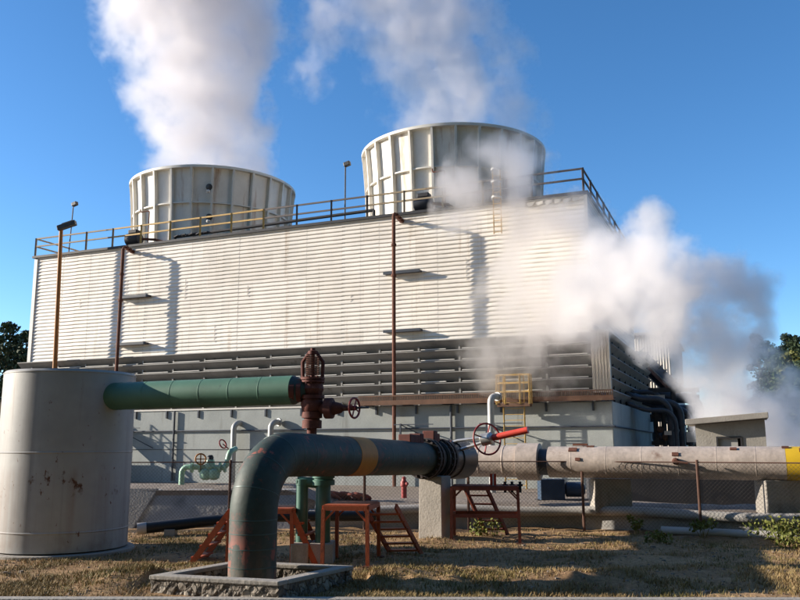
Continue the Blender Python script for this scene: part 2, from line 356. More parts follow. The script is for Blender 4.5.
# hills
def hill(cx, cy, rx, ry, h, seed, name='hill'):
    mb = MB(); n, m = 40, 14; vs = [(cx, cy, h)]; fs = []
    for j in range(1, m+1):
        for i in range(n):
            a = 2*PI*i/n; r = j/m; z = h*(math.cos(PI*r)*.5+.5)*(1+.18*noise.noise(Vector((math.cos(a)*r*2, math.sin(a)*r*2, seed)))) - (.4 if j == m else 0)
            vs.append((cx+rx*r*math.cos(a), cy+ry*r*math.sin(a), z))
    for i in range(n): fs.append([0, 1+i, 1+(i+1) % n])
    for j in range(m-1):
        for i in range(n): a = 1+j*n+i; b = 1+j*n+(i+1) % n; fs.append([a, a+n, b+n, b])
    mb.add(vs, fs).build(name, M['hill'], kind='structure')
hill(150, 215, 95, 60, 21, 4.)

# added unseen slope behind the camera, shaped to block low sky and deepen shade
mb = MB(); nx_, ny_ = 60, 12; vs = []
for j in range(ny_+1):
    for i in range(nx_+1):
        x = -95+260*i/nx_; f = j/ny_; y = -9-75*f+(.02*x)**2*-1.5
        z = 125*math.sin(f*PI/2)*(.9+.2*noise.noise(Vector((x*.03, f*3, 2)))) + 2.5*noise.noise(Vector((x*.2, f*14, 4)))*min(1, f*5)
        z *= min(1, max(0, (x+95)/22))
        vs.append((x, y, z-.05))
mb.add(vs, [[j*(nx_+1)+i, j*(nx_+1)+i+1, (j+1)*(nx_+1)+i+1, (j+1)*(nx_+1)+i] for j in range(ny_) for i in range(nx_)])
mb.build('hill', M['hill'], kind='structure')  # added unseen slope behind the camera
hill(138, 20, 78, 66, 75, 9.)  # added unseen hill off to the right, blocks sky light from the tower end
# ================================================================== COOLING TOWER
ZB, ZL, ZT = 4.42, 8.06, 15.70
TL = -41.4
tower = thing('cooling_tower', FW(-20.7, 0, 0), 'long white corrugated cooling tower with two round fan stacks on its deck', 'cooling tower')
# basin
b = MB(); b.fbox(TL, 0, 0, 20.6, -.3, ZB)
basin = b.build('basin', M['basin'], tower, bev=.04)
b = MB()
b.fbox(TL, 0, -.03, 0, 2.0, 2.03); b.build('joint', M['dark'], basin, smooth=False)
mb = MB(); mb.tube([FW(TL, -.10, 3.15), FW(.1, -.10, 3.15)], .045, 8); mb.tube([FW(.1, -.1, 3.15), FW(.1, 20, 3.05)], .045, 8)
build_each(mb, 'conduit', M['pipedark'], tower)
mb = MB()
for t in (-27.0, -8.6): mb.tube([FW(t, -.12, 4.4), FW(t, -.12, .1)], .07, 8)
build_each(mb, 'downpipe', M['pipedark'], tower)
# upper casing: lapped sheets, swept as one saw-tooth profile
def lapped(t0, t1, s0, normal, z0, z1, pitch, amp, along, name, m, gaps=()):
    prof = []; k = int(round((z1-z0)/pitch)); p = (z1-z0)/k
    for i in range(k):
        z = z0+i*p; prof += [(0.0, z), (amp, z+.05), (amp*.95, z+p*.45), (.0, z+p*.93)]
    prof.append((0, z1)); return prof
prof = lapped(0, 0, 0, 0, ZL, ZT-.06, .255, .050, 0, '', None)
mb = MB(); nP = len(prof); tt = [-40.45, -1.02]
cols_ = [tt[0]+(tt[1]-tt[0])*i/32 for i in range(33)]; r9 = random.Random(5); dz_ = do_ = 0
for ca, cb_ in zip(cols_, cols_[1:]):                    # every sheet hangs a little differently and sags between its fixings
    dz_, do_, tl_ = r9.uniform(-.008, .008), r9.uniform(-.005, .004), r9.uniform(-.004, .004); q_ = []
    for m_, t in enumerate((ca, (ca+cb_)/2, cb_)):
        for o, z in prof: q_.append(FW(t, .9-o-do_-(.006*math.sin(z*2.1+ca) if m_ == 1 else 0), min(ZT-.06, max(ZL, z+dz_+tl_*(m_-1)-(.004 if m_ == 1 else 0)))))
    mb.add(q_, [[j+nP*c, nP*(c+1)+j, nP*(c+1)+j+1, nP*c+j+1] for c in (0, 1) for j in range(nP-1)])
mb.add([FW(-40.45, .98, ZL), FW(-1.02, .98, ZL), FW(-1.02, .9, ZL), FW(-40.45, .9, ZL)], [[0, 1, 2, 3]])
siding = mb.build('front_siding', M['siding'], tower, smooth=False)
# sheet joints: short dark laps at staggered places
mb = MB()
for i in range(9):
    t = -39.5+rnd.choice(range(0, 16))*2.43+rnd.choice((0, 0, .8)); z = ZL+.2+rnd.random()*6; h = .5+rnd.random()*1.3
    mb.fbox(t-.006, t+.006, .9-.051, .9-.03, z, min(z+h, ZT-.2))
build_each(mb, 'sheet_joint', M['trim'], siding, smooth=False)
mb = MB(); mb.add([FW(-1.02+.045*(1 if q else 0), s, z) for s, z, q in ()], [])
# right end casing, horizontal laps, its shade put into a darker colour
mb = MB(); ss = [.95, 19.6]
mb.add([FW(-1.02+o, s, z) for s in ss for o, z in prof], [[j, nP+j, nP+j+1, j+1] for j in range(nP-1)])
mb.build('shaded_end_siding', M['siding_shaded'], tower, smooth=False)
# left end and back
mb = MB(); mb.fbox(-40.44, -1.06, .97, 19.6, ZL-.02, ZT-.08); mb.build('core', M['dark'], tower, smooth=False)
mb = MB(); mb.fbox(-40.75, -40.452, .80, 19.6, ZL-.35, ZT-.05); mb.build('end_panel', M['white'], tower, smooth=False)
mb = MB(); mb.fbox(-1.12, -.93, .80, 1.0, ZL, ZT-.03); mb.fbox(-40.45, -1.12, .80, .95, ZT-.07, ZT); mb.fbox(-1.1, -.94, 1.0, 19.6, ZT-.09, ZT-.02)
mb.build('edge_trim', M['trim'], tower, smooth=False)
# small broken flashing under the deck edge at the right
mb = MB()
for i in range(7):
    t = -1.3-.5*i; mb.prism([FW(t, .79, ZT-.10), FW(t-.42, .79, ZT-.13), FW(t-.40, .77, ZT-.36-.06*(i % 2)), FW(t-.1, .77, ZT-.30)], DD*.02)
build_each(mb, 'flashing', M['trim'], tower, smooth=False)
# deck
mb = MB(); mb.fbox(-40.9, -.85, .70, 20.0, ZT, ZT+.16); mb.build('deck', M['dark'], tower, smooth=False)
# louvres: boards sloping down and inward, outer lips, posts between
posts_t = [-.95-2.43*i for i in range(17)]
mb = MB(); lp = MB(); PIT = .605
for i in range(6):
    z = ZB+.62+PIT*i
    if z > ZL: z = ZL-.02
    lo = z-.50
    mb.prism([FW(-40.9, .14, z-.06), FW(-40.9, .11, z-.06), FW(-40.9, .62, lo), FW(-40.9, .65, lo)], U*(40.9-.95))
    lp.prism([FW(-40.9, .10, z-.05), FW(-40.9, .10, z), FW(-40.9, .24, z), FW(-40.9, .24, z-.05)], U*(40.9-.95))
louvre = mb.build('louvre', M['louvre'], tower, smooth=False)
lp.build('louvre_lip', M['louvre'], louvre, smooth=False)
mb = MB()
for a, c in zip(posts_t[1:], posts_t):                   # sunlit lip edges painted as pale strips, one per bay
    for i in range(5):
        z = ZB+.62+PIT*i+.045; w = rnd.random()
        mb.fbox(a+.22, c-.22-.5*(w > .8), .16, .24, z+.0, z+.042)
mb.build('lit_lip_strip', M['lit_lip'], louvre, smooth=False)
mb = MB()
for t in posts_t: mb.fbox(t-.055, t+.055, .40, .56, ZB, ZL)
build_each(mb, 'louvre_post', M['louvre'], tower, smooth=False)
mb = MB(); mb.fbox(-40.9, -1.0, .9, .96, ZB, ZL-.03); mb.build('inner_screen', M['dark'], tower, smooth=False)
mb = MB()
k = 12
for i in range(k):                                       # corner end panel with upright grooves
    a = -.95+.93*i/k; mb.fbox(a, a+.93/k-.012, .10 if i % 2 else .12, .5, ZB+.45, ZL+.06)
mb.build('corner_panel', M['cornerp'], tower, smooth=False)
# right end louvres
mb = MB()
for i in range(6):
    z = min(ZB+.62+PIT*i, ZL)
    mb.prism([FW(-.02, .5, z), FW(.02, .5, z-.05), FW(-.5, .5, z-.5), FW(-.53, .5, z-.46)], DD*19.6)
mb.build('end_louvre', M['louvre'], tower, smooth=False)
mb = MB()
for s in [.5+2.42*i for i in range(9)]: mb.fbox(-.34, -.24, s-.05, s+.05, ZB, ZL)
mb.fbox(-.9, -.6, .5, 20.2, ZB, ZL+.02); mb.build('end_screen', M['dark'], tower, smooth=False)
# hangers under the louvre sill all along the basin
mb = MB()
for t in posts_t: mb.fbox(t-.05, t+.05, -.09, -.002, 3.95, ZB+.0)
build_each(mb, 'bracket', M['pipedark'], tower, smooth=False)
# sill and rusty catwalk with kickplate on the right part
mb = MB(); mb.fbox(-41.3, -14.2, -.05, .5, ZB, ZB+.10); mb.build('sill', M['trim'], tower, smooth=False)
cat = MB(); cat.fbox(-14.0, .15, -.52, .05, ZB+.05, ZB+.12); cat = cat.build('catwalk', M['rustcat'], tower, smooth=False)
mb = MB()
mb.fbox(-14.0, .15, -.55, -.52, ZB+.02, ZB+.28); mb.fbox(-14.0, .15, -.55, -.50, ZB+.50, ZB+.56)
for i in range(142): mb.fbox(-14.0+.1*i, -13.96+.1*i, -.55, -.53, ZB+.28, ZB+.5)
mb.build('kick_rail', M['rustcat'], cat, smooth=False)

# roof railings (parts of the tower) : posts one by one, two rails
def railing(p, q, nposts, m, h=1.28, ends=(True, True), wob=.0):
    p, q = Vector(p), Vector(q); rr = MB(); d = (q-p)
    for hh in (h, h*.55): rr.bar(p+ZZ*hh, q+ZZ*hh, .07, .10)
    r = rr.build('railing', m, tower, smooth=False)
    for i in range(nposts+1):
        if (i == 0 and not ends[0]) or (i == nposts and not ends[1]): continue
        a = p+d*(i/nposts); MB().bar(a-ZZ*.02, a+ZZ*(h+.05), .11, .11).build('post', m, r, smooth=False)
zz = ZT+.16
railing(FW(-40.7, .78, zz), FW(-33.6, .78, zz), 3, M['railrust'])
railing(FW(-33.6, .78, zz), FW(-21.4, .78, zz), 5, M['yellow'], ends=(False, True))
railing(FW(-21.4, .78, zz), FW(-14.1, .78, zz), 3, M['railblue'], ends=(False, True))
railing(FW(-14.1, .78, zz), FW(-6.8, .78, zz), 3, M['railrust'], ends=(False, True))
railing(FW(-6.8, .78, zz), FW(-1.1, .78, zz), 2, M['railblue'], ends=(False, True))
railing(FW(-1.1, .78, zz), FW(-1.1, 19.8, zz), 8, M['railblue'], ends=(False, True))
railing(FW(-40.7, .78, zz), FW(-40.7, 19.8, zz), 8, M['railrust'], ends=(False, True))
railing(FW(-40.7, 19.8, zz), FW(-1.1, 19.8, zz), 16, M['railblue'], ends=(False, False))
# fan stacks
def fan_stack(t, s):
    base = FW(t, s, 0)
    def R(z): k = (z-15.8)/(21.9-15.8); return 5.72+.06*k+.28*k**2.2
    Z = [15.8+6.1*i/14 for i in range(15)]
    prof = [(R(z), z) for z in Z]+[(R(21.9)-.12, 21.9)]+[(R(z)-.12, z) for z in Z[::-1]]
    st = MB().lathe(base, prof, 104, cap=False).build('fan_stack', M['stack'], tower)
    for k in range(26):
        a = 2*PI*(k+.35)/26; e = Vector((math.cos(a), math.sin(a), 0)); tn = Vector((-math.sin(a), math.cos(a), 0)); mb = MB()
        for i in range(14):
            z0, z1 = Z[i], Z[i+1]
            ring = []
            for z in (z0, z1):
                r0, r1 = R(z)-.01, R(z)+.29
                ring += [base+e*r0-tn*.085+ZZ*z, base+e*r1-tn*.07+ZZ*z, base+e*r1+tn*.07+ZZ*z, base+e*r0+tn*.085+ZZ*z]
            mb.add(ring, [[0, 1, 5, 4], [1, 2, 6, 5], [2, 3, 7, 6]] + ([[0, 3, 2, 1]] if i == 0 else []) + ([[4, 5, 6, 7]] if i == 13 else []))
        mb.build('rib', M['rib'], st, smooth=False)
    r1 = R(21.9)
    MB().lathe(base, [(r1-.13, 21.78), (r1+.30, 21.78), (r1+.30, 21.96), (r1-.13, 21.96)], 104, cap=False).build('rim', M['rib'], st)
    r1 = R(19.3); MB().lathe(base, [(r1, 19.24), (r1+.20, 19.24), (r1+.20, 19.33), (r1, 19.33)], 104, cap=False).build('ring', M['rib'], st)
    r1 = R(15.9); MB().lathe(base, [(r1, 15.86), (r1+.32, 15.86), (r1+.32, 16.1), (r1, 16.1)], 104, cap=False).build('base_ring', M['rib'], st)
    MB().lathe(base, [(.1, 15.9), (5.5, 15.9)], 64, cap=False).build('fan_deck', M['dark'], st)
fan_stack(-31.2, 9); fan_stack(-11.35, 9)
for st in [c for c in tower.children if c.name.startswith('fan_stack')][:1]:
    for px, py in ((209, 187), (209, 217)):
        c = at(px, py, FW(-31.2, 9, 0).y-6.1); mb = MB().lathe(c, [(.05, -.5), (.24, -.1), (.24, .0), (.1, .05)], 12, Vector((-.1, -1, -.2))); mb.build('lamp', M['lamp'], st)
        MB().lathe(c+Vector((-.02, -.05, -.26)), [(.02, 0), (.13, .03), (.15, .12), (.08, .2)], 12, Vector((0, -.4, -1))).build('lamp_lens', M['white'], st)

# ------------------------------------------------------------------ on the roof
def motor(t, label):
    o = thing('fan_motor', FW(t, 1.6, zz), label, 'motor', 'fan drive motors on the tower deck')
    MB().fbox(t-.75, t+.75, 1.2, 2.1, zz, zz+.16).build('base', M['dark'], o, smooth=False)
    mb = MB().lathe(FW(t-.62, 1.6, zz+.62), [(.30, 0), (.44, .08), (.44, .95), (.36, 1.1), (.2, 1.12)], 20, U); mb.build('body', M['pipedark'], o)
    MB().fbox(t-.35, t+.35, 1.3, 1.9, zz+1.0, zz+1.25).build('hood', M['dark'], o, smooth=False, bev=.03)
    MB().tube([FW(t+.5, 1.6, zz+.6), FW(t+1.3, 2.2, zz+.6), FW(t+1.3, 4.0, zz+.7)], .09, 10).build('drive_shaft', M['rust'], o)
motor(-32.4, 'dark fan motor on the deck before the left fan stack')
motor(-10.7, 'dark fan motor on the deck before the right fan stack')
def gooseneck_roof(t, s, h, label):
    o = MB().tube(fillet([FW(t, s, zz), FW(t, s, zz+h), FW(t-.75, s, zz+h), FW(t-.78, s, zz+h+.22)], .08, 4), .045, 8).build('roof_pipe', M['rust'])
    tag(o, label, 'pipe', 'thin bent pipes on the tower deck')
gooseneck_roof(-31.15, 1.5, 2.5, 'thin rusty bent pipe on the deck before the left fan stack')
gooseneck_roof(-9.35, 1.5, 2.5, 'thin rusty bent pipe on the deck before the right fan stack')
mb = MB()
for q in range(9): mb.tube([FW(-29.2+.3*q, 1.9, zz+.5+.05*(q % 3)), FW(-28.9+.3*q, 1.9+.1*(q % 2), zz+.62+.04*(q % 2))], .07, 8)
mb.tube([FW(-29.3, 2.0, zz+.55), FW(-14.2, 2.0, zz+.75)], .10, 10); mb.tube([FW(-29.3, 2.1, zz), FW(-29.3, 2.1, zz+.55)], .08, 8); mb.tube([FW(-14.2, 2.0, zz+.75), FW(-14.2, 2.0, zz)], .10, 8)
tag(mb.build('deck_pipe', M['dark']), 'dark pipe running along the deck between the two fan stacks', 'pipe')
def roof_lamp(t, s, h, lean, label):
    o = thing('roof_lamp', FW(t, s, zz), label, 'lamp', 'floodlights on thin masts')
    top = FW(t+lean, s, zz+h)
    MB().tube([FW(t, s, zz), top], .045, 8).build('mast', M['lamp'], o)
    MB().box(top+U*.12+ZZ*.05, U*.20+ZZ*.05, DD*.14, ZZ*.13-U*.03).build('head', M['lamp'], o, smooth=False, bev=.03)
roof_lamp(-37.85, 1.1, 3.6, .15, 'small floodlight on a thin mast at the left end of the deck')
roof_lamp(-15.75, 1.1, 3.6, .0, 'small floodlight on a thin mast between the two fan stacks')
# caged ladder pipe at the deck edge, right of the right stack's middle
o = thing('deck_ladder', FW(-5.9, .5, 13.9), 'pale yellow caged ladder hooked over the deck edge at the right fan stack', 'ladder')
mb = MB()
for dt in (-.22, .22): mb.bar(FW(-5.9+dt, .52, 13.9), FW(-5.9+dt, .52, zz+1.75), .06)
for i in range(11): mb.bar(FW(-6.12, .52, 14.0+.33*i), FW(-5.68, .52, 14.0+.33*i), .035)
mb.build('rails', M['yellow'], o, smooth=False)
for z in (zz+.1, zz+1.0, zz+1.75):
    mb = MB(); pts = [FW(-5.9+.28*math.cos(a), .52-.45*math.sin(a), z) for a in [PI*i/10 for i in range(11)]]
    for a, b2 in zip(pts, pts[1:]): mb.bar(a, b2, .04, .10)
    mb.build('hoop', M['white'], o, smooth=False)

# ------------------------------------------------------------------ poles before the front
def hose_pole(t, d, label, h=15.35):
    base = FW(t, .9-d, 0); o = thing('standpipe', base, label, 'standpipe', 'rusty standpipes before the tower front')
    MB().tube([base-ZZ*.2, base+ZZ*h], .11, 10).build('pole', M['rust'], o)
    MB().tube(fillet([base+ZZ*(h-.02), base+ZZ*(h+.22), FW(t-.0, .9-.15, h+.02), FW(t, .86, h+.0)], .2, 4), .085, 10).build('arm', M['rust'], o)
    mb = MB()
    for k in (.30, .62, .9):
        c = base.lerp(FW(t, .9, h), k)+ZZ*(h*1+.2-.2*k-base.lerp(FW(t, .9, h), k).z)
        mb.lathe(c-DD*.09, [(.15, 0), (.15, .18)], 10, DD)
    mb.lathe(base+ZZ*(h-1.8), [(.16, 0), (.16, .14)], 10); mb.lathe(base+ZZ*(h-3.6), [(.16, 0), (.16, .14)], 10)
    build_each(mb, 'collar', M['rust'], o)
hose_pole(-31.85, 1.0, 'left rusty standpipe bent over to the white siding')
hose_pole(-11.85, 1.3, 'right rusty standpipe bent over to the white siding')
def bracket(t0, t1, z, d, label):
    o = thing('wall_frame', FW(t0, .84, z), label, 'bracket', 'angle frames fixed to the siding')
    mb = MB(); y0, y1 = .84, .84-d
    mb.bar(FW(t0, y1, z), FW(t1, y1, z), .10, .16); mb.bar(FW(t0, y0, z), FW(t1, y0, z), .08, .10)
    for t in (t0+.05, t1-.05): mb.bar(FW(t, y0, z), FW(t, y1, z), .08, .12)
    mb.build('frame', M['pipedark'], o, smooth=False)
    MB().fbox(t0+.1, t1-.1, y1+.08, y0-.06, z-.02, z+.0).build('plate', M['galv'], o, smooth=False)
bracket(-32.7, -30.1, 12.15, .34, 'upper dark angle frame beside the left rusty standpipe')
bracket(-32.7, -30.1, 8.95, .34, 'lower dark angle frame beside the left rusty standpipe')
bracket(-12.9, -10.6, 12.2, .34, 'upper dark angle frame beside the right rusty standpipe')
bracket(-12.9, -10.6, 8.75, .34, 'lower dark angle frame beside the right rusty standpipe')
# orange lamp post on the left
base = at(57, 372, 56); base.z = 0; top = at(61.2, 229, 56)
o = thing('lamp_post', base, 'tall orange lamp post rising behind the white tank', 'lamp post')
MB().tube([base, base.lerp(top, .5), top], [.17, .15, .13], 12).build('pole', M['orange'], o)
mb = MB(); mb.box(top+Vector((.42, -.1, .22)), Vector((.62, 0, .22)), Vector((0, .22, 0)), Vector((-.05, 0, .17))); mb.build('lamp_head', M['lamp'], o, smooth=False, bev=.05)
MB().box(top+Vector((.45, -.1, .42)), Vector((.35, 0, .12)), Vector((0, .12, 0)), Vector((-.02, 0, .05))).build('ballast', M['conc'], o, smooth=False)

# ------------------------------------------------------------------ caged ladder up to the catwalk
o = thing('caged_ladder', FW(-4.9, -.78, 0), 'yellow caged ladder climbing from the yard to the rusty catwalk', 'ladder')
mb = MB()
for dt in (-.55, .55): mb.bar(FW(-4.9+dt, -.78, 0), FW(-4.9+dt, -.78, ZB+1.4), .07)
for i in range(15): mb.bar(FW(-5.45, -.78, .3*i+.2), FW(-4.35, -.78, .3*i+.2), .03)
mb.build('rails', M['yellow'], o, smooth=False)
mb = MB(); mb.fbox(-5.75, -4.0, -1.02, -.56, ZB-.22, ZB-.04); mb.build('landing', M['rustcat'], o, smooth=False)
mb = MB()
for t in (-5.75, -5.3, -4.5, -4.0):
    mb.bar(FW(t, -1.02, ZB-.1), FW(t, -1.02, ZB+1.45), .09); 
for t in (-5.75, -4.0): mb.bar(FW(t, -.56, ZB-.1), FW(t, -.56, ZB+1.45), .07)
for z in (ZB+.55, ZB+1.0, ZB+1.42):
    for a, c in ((FW(-5.75, -1.02, z), FW(-4.0, -1.02, z)), (FW(-5.75, -1.02, z), FW(-5.75, -.56, z)), (FW(-4.0, -1.02, z), FW(-4.0, -.56, z))): mb.bar(a, c, .07, .09)
mb.build('guard', M['yellow'], o, smooth=False)

# goosenecks on the basin
def gooseneck(p, h, r, label, m=M['galv'], tdir=None):
    p = Vector(p); o = thing('vent_pipe', (p.x, p.y, 0), label, 'pipe', 'swan neck vent pipes by the basin')
    e = DD if tdir is None else tdir
    b0 = Vector((p.x, p.y, -.05)); b1 = Vector((p.x, p.y, h))
    MB().tube(fillet([b0, b1, b1+e*.6+U*.2], r*2.2, 6), r, 12).build('pipe', m, o)
    MB().lathe(b1+e*.6+U*.2, [(r*1.4, -.08), (r*1.4, .02)], 12, (e*.6+U*.2)).build('flange', m, o)
v = at(234, 423, 50.2); gooseneck(v, v.z, .17, 'left swan neck vent pipe against the grey basin')
v = at(271, 422, 48.8); gooseneck(v, v.z, .17, 'middle swan neck vent pipe rising behind the teal pipe bend')
v = at(490.5, 396, 40.2); gooseneck(v, v.z, .16, 'tall swan neck vent pipe beside the yellow caged ladder')
# downpipe pair with pipe braces already on the basin; steel brackets
def wall_davit(t, label):
    o = MB(); o.bar(FW(t, -.8, 3.35), FW(t, -.02, 3.35), .06); o.bar(FW(t, -.8, 3.35), FW(t+2.4, -.08, 2.1), .05); o.bar(FW(t, -.82, 2.5), FW(t, -.8, 3.4), .09); o.bar(FW(t-.4, -.8, 3.35), FW(t+1.9, -.8, 3.35), .05)
    tag(o.build('steel_bracket', M['pipedark'], smooth=False), label, 'bracket', 'steel bracket arms on the basin')
wall_davit(-11.3, 'steel bracket arm on the basin behind the right rusty standpipe')
wall_davit(-6.4, 'steel bracket arm on the basin left of the yellow caged ladder')
wall_davit(-31.0, 'steel bracket arm on the basin beside the white tank')
# stair and pump house by the basin's left end
q = FW(-34.5, -2.4, 0)
o = thing('pump_house', q, 'small concrete pump house under a steel stair, half hidden behind the white tank', 'shed')
MB().fbox(-36.2, -32.4, -3.0, -1.2, -.1, 2.1).build('wall', M['hut'], o, smooth=False)
MB().fbox(-36.4, -32.2, -3.15, -1.05, 2.1, 2.25).build('roof', M['conc'], o, smooth=False)
o = thing('steel_stair', FW(-33.0, -1.4, 0), 'steel stair with hand rails beside the basin, right of the white tank', 'stair')
mb = MB()
for s_ in (-1.6, -.8): mb.bar(FW(-34.8, s_, 4.4), FW(-31.6, s_, 2.2), .05, .2); 
build_each(mb, 'stringer', M['pipedark'], o, smooth=False)
mb = MB()
for k in range(9): t = -34.8+3.2*k/9; mb.fbox(t, t+.3, -1.6, -.8, 4.36-2.2*k/9, 4.4-2.2*k/9)
build_each(mb, 'tread', M['pipedark'], o, smooth=False)
mb = MB()
for s_ in (-1.6, -.8):
    mb.bar(FW(-34.8, s_, 5.4), FW(-31.6, s_, 3.2), .05); mb.bar(FW(-34.8, s_, 4.9), FW(-31.6, s_, 2.7), .04)
    for k in range(5): t = -34.8+3.2*k/4; mb.bar(FW(t, s_, 4.4-2.2*k/4), FW(t, s_, 5.4-2.2*k/4), .05)
mb.build('hand_rail', M['yellow'], o, smooth=False)
mb = MB()
for t, z in ((-31.6, 2.2), (-33.4, 3.5)):
    for s_ in (-1.6, -.8): mb.bar(FW(t, s_, 0), FW(t, s_, z), .08)
build_each(mb, 'support', M['pipedark'], o, smooth=False)

# ================================================================== RIGHT BACKGROUND: building, pipe rack, hut
b0 = at(672, 383, 72.)
o = thing('corrugated_building', (b0.x, b0.y, 0), 'tall pale corrugated building behind the right end of the cooling tower', 'building')
mb = MB(); n = 60; w = 14; base = Vector((b0.x, b0.y, 0)); vs = []
for i in range(n*2+1):
    t = -w*i/(n*2); off = .05 if i % 2 else -.05
    vs += [base+U*t-DD*off+ZZ*0, base+U*t-DD*off+ZZ*11.8]
mb.add(vs, [[2*i, 2*i+2, 2*i+3, 2*i+1] for i in range(n*2)]); mb.build('front_wall', M['sheet'], o, smooth=False)
mb = MB(); vs = []
for i in range(61):
    off = .05 if i % 2 else -.05; vs += [base+DD*(i*.25)+U*off, base+DD*(i*.25)+U*off+ZZ*11.8]
mb.add(vs, [[2*i, 2*i+2, 2*i+3, 2*i+1] for i in range(60)]); mb.build('side_wall', M['siding_shaded'], o, smooth=False)  # side away from the sun, shade carried by the darker colour
MB().box(base-U*7+DD*7.5+ZZ*11.9, U*7.3, DD*7.8, ZZ*.12).build('roof', M['galv'], o, smooth=False)
# sloping gallery in front of it
g0 = at(640, 352, 64); g1 = at(677, 388, 60)
o = thing('pipe_bridge', (g1.x, g1.y, 0), 'dark sloping pipe bridge passing before the pale corrugated building', 'pipe bridge')
mb = MB(); mb.bar(g0, g1, 1.0, .12); mb.bar(g0-ZZ*.9, g1-ZZ*.9, 1.0, .10); mb.build('chord', M['dark'], o, smooth=False)
mb = MB()
for k in range(9):
    a = g0.lerp(g1, k/8); mb.bar(a, a-ZZ*.9, .12, .12)
    if k < 8: mb.bar(a, g0.lerp(g1, (k+1)/8)-ZZ*.9, .10, .10)
    mb.bar(a, a+ZZ*.28+Vector((.35, 0, .05)), .10, .10)
mb.build('lattice', M['dark'], o, smooth=False)
MB().tube([g0-ZZ*.45, g1-ZZ*.45], .28, 12).build('pipe', M['rust'], o)
mb = MB()
for k in (.15, .9): a = g0.lerp(g1, k); mb.bar(Vector((a.x, a.y, 0)), a, .25, .25)
mb.build('leg', M['dark'], o, smooth=False)
# tall riser pipes with bends
def riser(x, y, Y, r, label):
    p = at(x, y, Y); o = thing('riser_pipe', (p.x, p.y, 0), label, 'pipe', 'dark riser pipes beyond the tower end')
    MB().tube(fillet([Vector((p.x, p.y, -.1)), p, p-U*1.6-DD*.6, p-U*2.6-DD*.6+ZZ*.4], .9, 7), r, 14).build('pipe', M['pipedark'], o)
    mb = MB()
    for z in (p.z*.35, p.z*.7): mb.lathe((p.x, p.y, z), [(r*1.35, 0), (r*1.35, .14)], 14)
    mb.build('flange', M['pipedark'], o)
riser(669, 399, 49.2, .19, 'dark riser pipe standing nearest the tower end wall')
riser(680, 402, 49.6, .20, 'dark riser pipe second from the tower end wall')
riser(689, 408, 50, .17, 'dark riser pipe just left of the concrete hut roof')
riser(698, 398, 55, .34, 'dark riser pipe farthest right, rising behind the concrete hut roof')
riser(662, 392, 50.5, .15, 'thin dark riser pipe squeezed against the tower end wall, in front of the pipe rack')
riser(675, 410, 48.6, .13, 'shortest thin dark riser pipe in the row beyond the tower end')
o = thing('pipe_rack', at(670, 444, 52), 'dark steel pipe rack with header pipes between the tower end and the hut', 'pipe rack'); o.location.z = 0
mb = MB(); 
for x in (657, 676, 697):
    for Y in (50.5, 58): a = at(x, 444, Y); mb.bar(Vector((a.x, a.y, 0)), Vector((a.x, a.y, 5.6)), .24, .24)
build_each(mb, 'column', M['dark'], o, smooth=False)
mb = MB()
for z in (2.3, 3.9, 5.5):
    for Y in (50.5, 58):
        a, c = at(652, 444, Y), at(702, 444, Y); a.z = c.z = z; mb.bar(a, c, .2, .26)
build_each(mb, 'beam', M['dark'], o, smooth=False)
mb = MB()
for z, Y, r in ((2.7, 51.5, .28), (2.75, 53, .2), (4.2, 51.5, .20), (4.5, 53, .22), (1.4, 51, .35)):
    a, c = at(654, 444, Y), at(700, 444, Y); a.z = c.z = z; mb.tube([a, c], r, 12)
build_each(mb, 'header_pipe', M['pipedark'], o)
mb = MB()
for k in range(16):
    a = at(656+rnd.random()*26, 444, 50.2+rnd.random()); a.z = .6+rnd.random()*2.6
    mb.lathe(a, [(.08, 0), (.20, .05), (.20, .2), (.08, .3)], 10, Vector((rnd.random()-.5, -1, .3)))
build_each(mb, 'valve', M['rustcat'], o)
mb = MB()
for (x, y, Y, w, h) in ((656, 397, 50.3, .5, .11), (694, 409, 49.1, .10, .42), (701.5, 416, 49.1, .10, .40), (691, 437, 49.1, .25, .3), (668, 433, 49, .2, .12)):
    a = at(x, y, Y); mb.box(a, U*w, DD*.1, ZZ*h)
build_each(mb, 'panel', M['galv'], o, smooth=False)
# hut
HP = at(696.5, 448, 34); HP.z = 0
def hx(px, py=444):                                      # where a sight line meets the hut's front plane: distance along it and height
    d = ray(px, py); k = (HP-EYEP).dot(DD)/d.dot(DD); q = EYEP+d*k; return (q-HP).dot(U), q.z
def H(t, s_, z): return HP+U*t+DD*s_+ZZ*z
hw = hx(766.5)[0]; zl, zr = hx(697, 425)[1], hx(766, 419)[1]; dl, dr = hx(716.5)[0], hx(742.5)[0]; zd = hx(730, 436.5)[1]
kz = lambda t: zl+(zr-zl)*t/hw
o = thing('concrete_hut', H(hw/2, 1.2, 0), 'small grey concrete hut with a sloping slab roof at the right', 'hut')
mb = MB()
for poly in ([(0, 0), (dl, 0), (dl, kz(dl)), (0, kz(0))], [(dr, 0), (hw, 0), (hw, kz(hw)), (dr, kz(dr))], [(dl, zd), (dr, zd), (dr, kz(dr)), (dl, kz(dl))]): mb.prism([H(t, 0, z) for t, z in poly], DD*.2)
for t in (0, hw-.2): mb.prism([H(t, .2, 0), H(t, 2.4, 0), H(t, 2.4, kz(t)), H(t, .2, kz(t))], U*.2)
mb.prism([H(0, 2.4, 0), H(hw, 2.4, 0), H(hw, 2.4, kz(hw)), H(0, 2.4, kz(0))], DD*.2)
mb.build('wall', M['hut'], o, smooth=False)
mb = MB(); a, c = -.34, hw+.14
mb.prism([H(a, -.5, kz(a)+.02), H(c, -.5, kz(c)+.02), H(c, -.5, kz(c)+.25), H(a, -.5, kz(a)+.25)], DD*3.3); mb.build('roof', M['conc'], o, smooth=False, bev=.02)
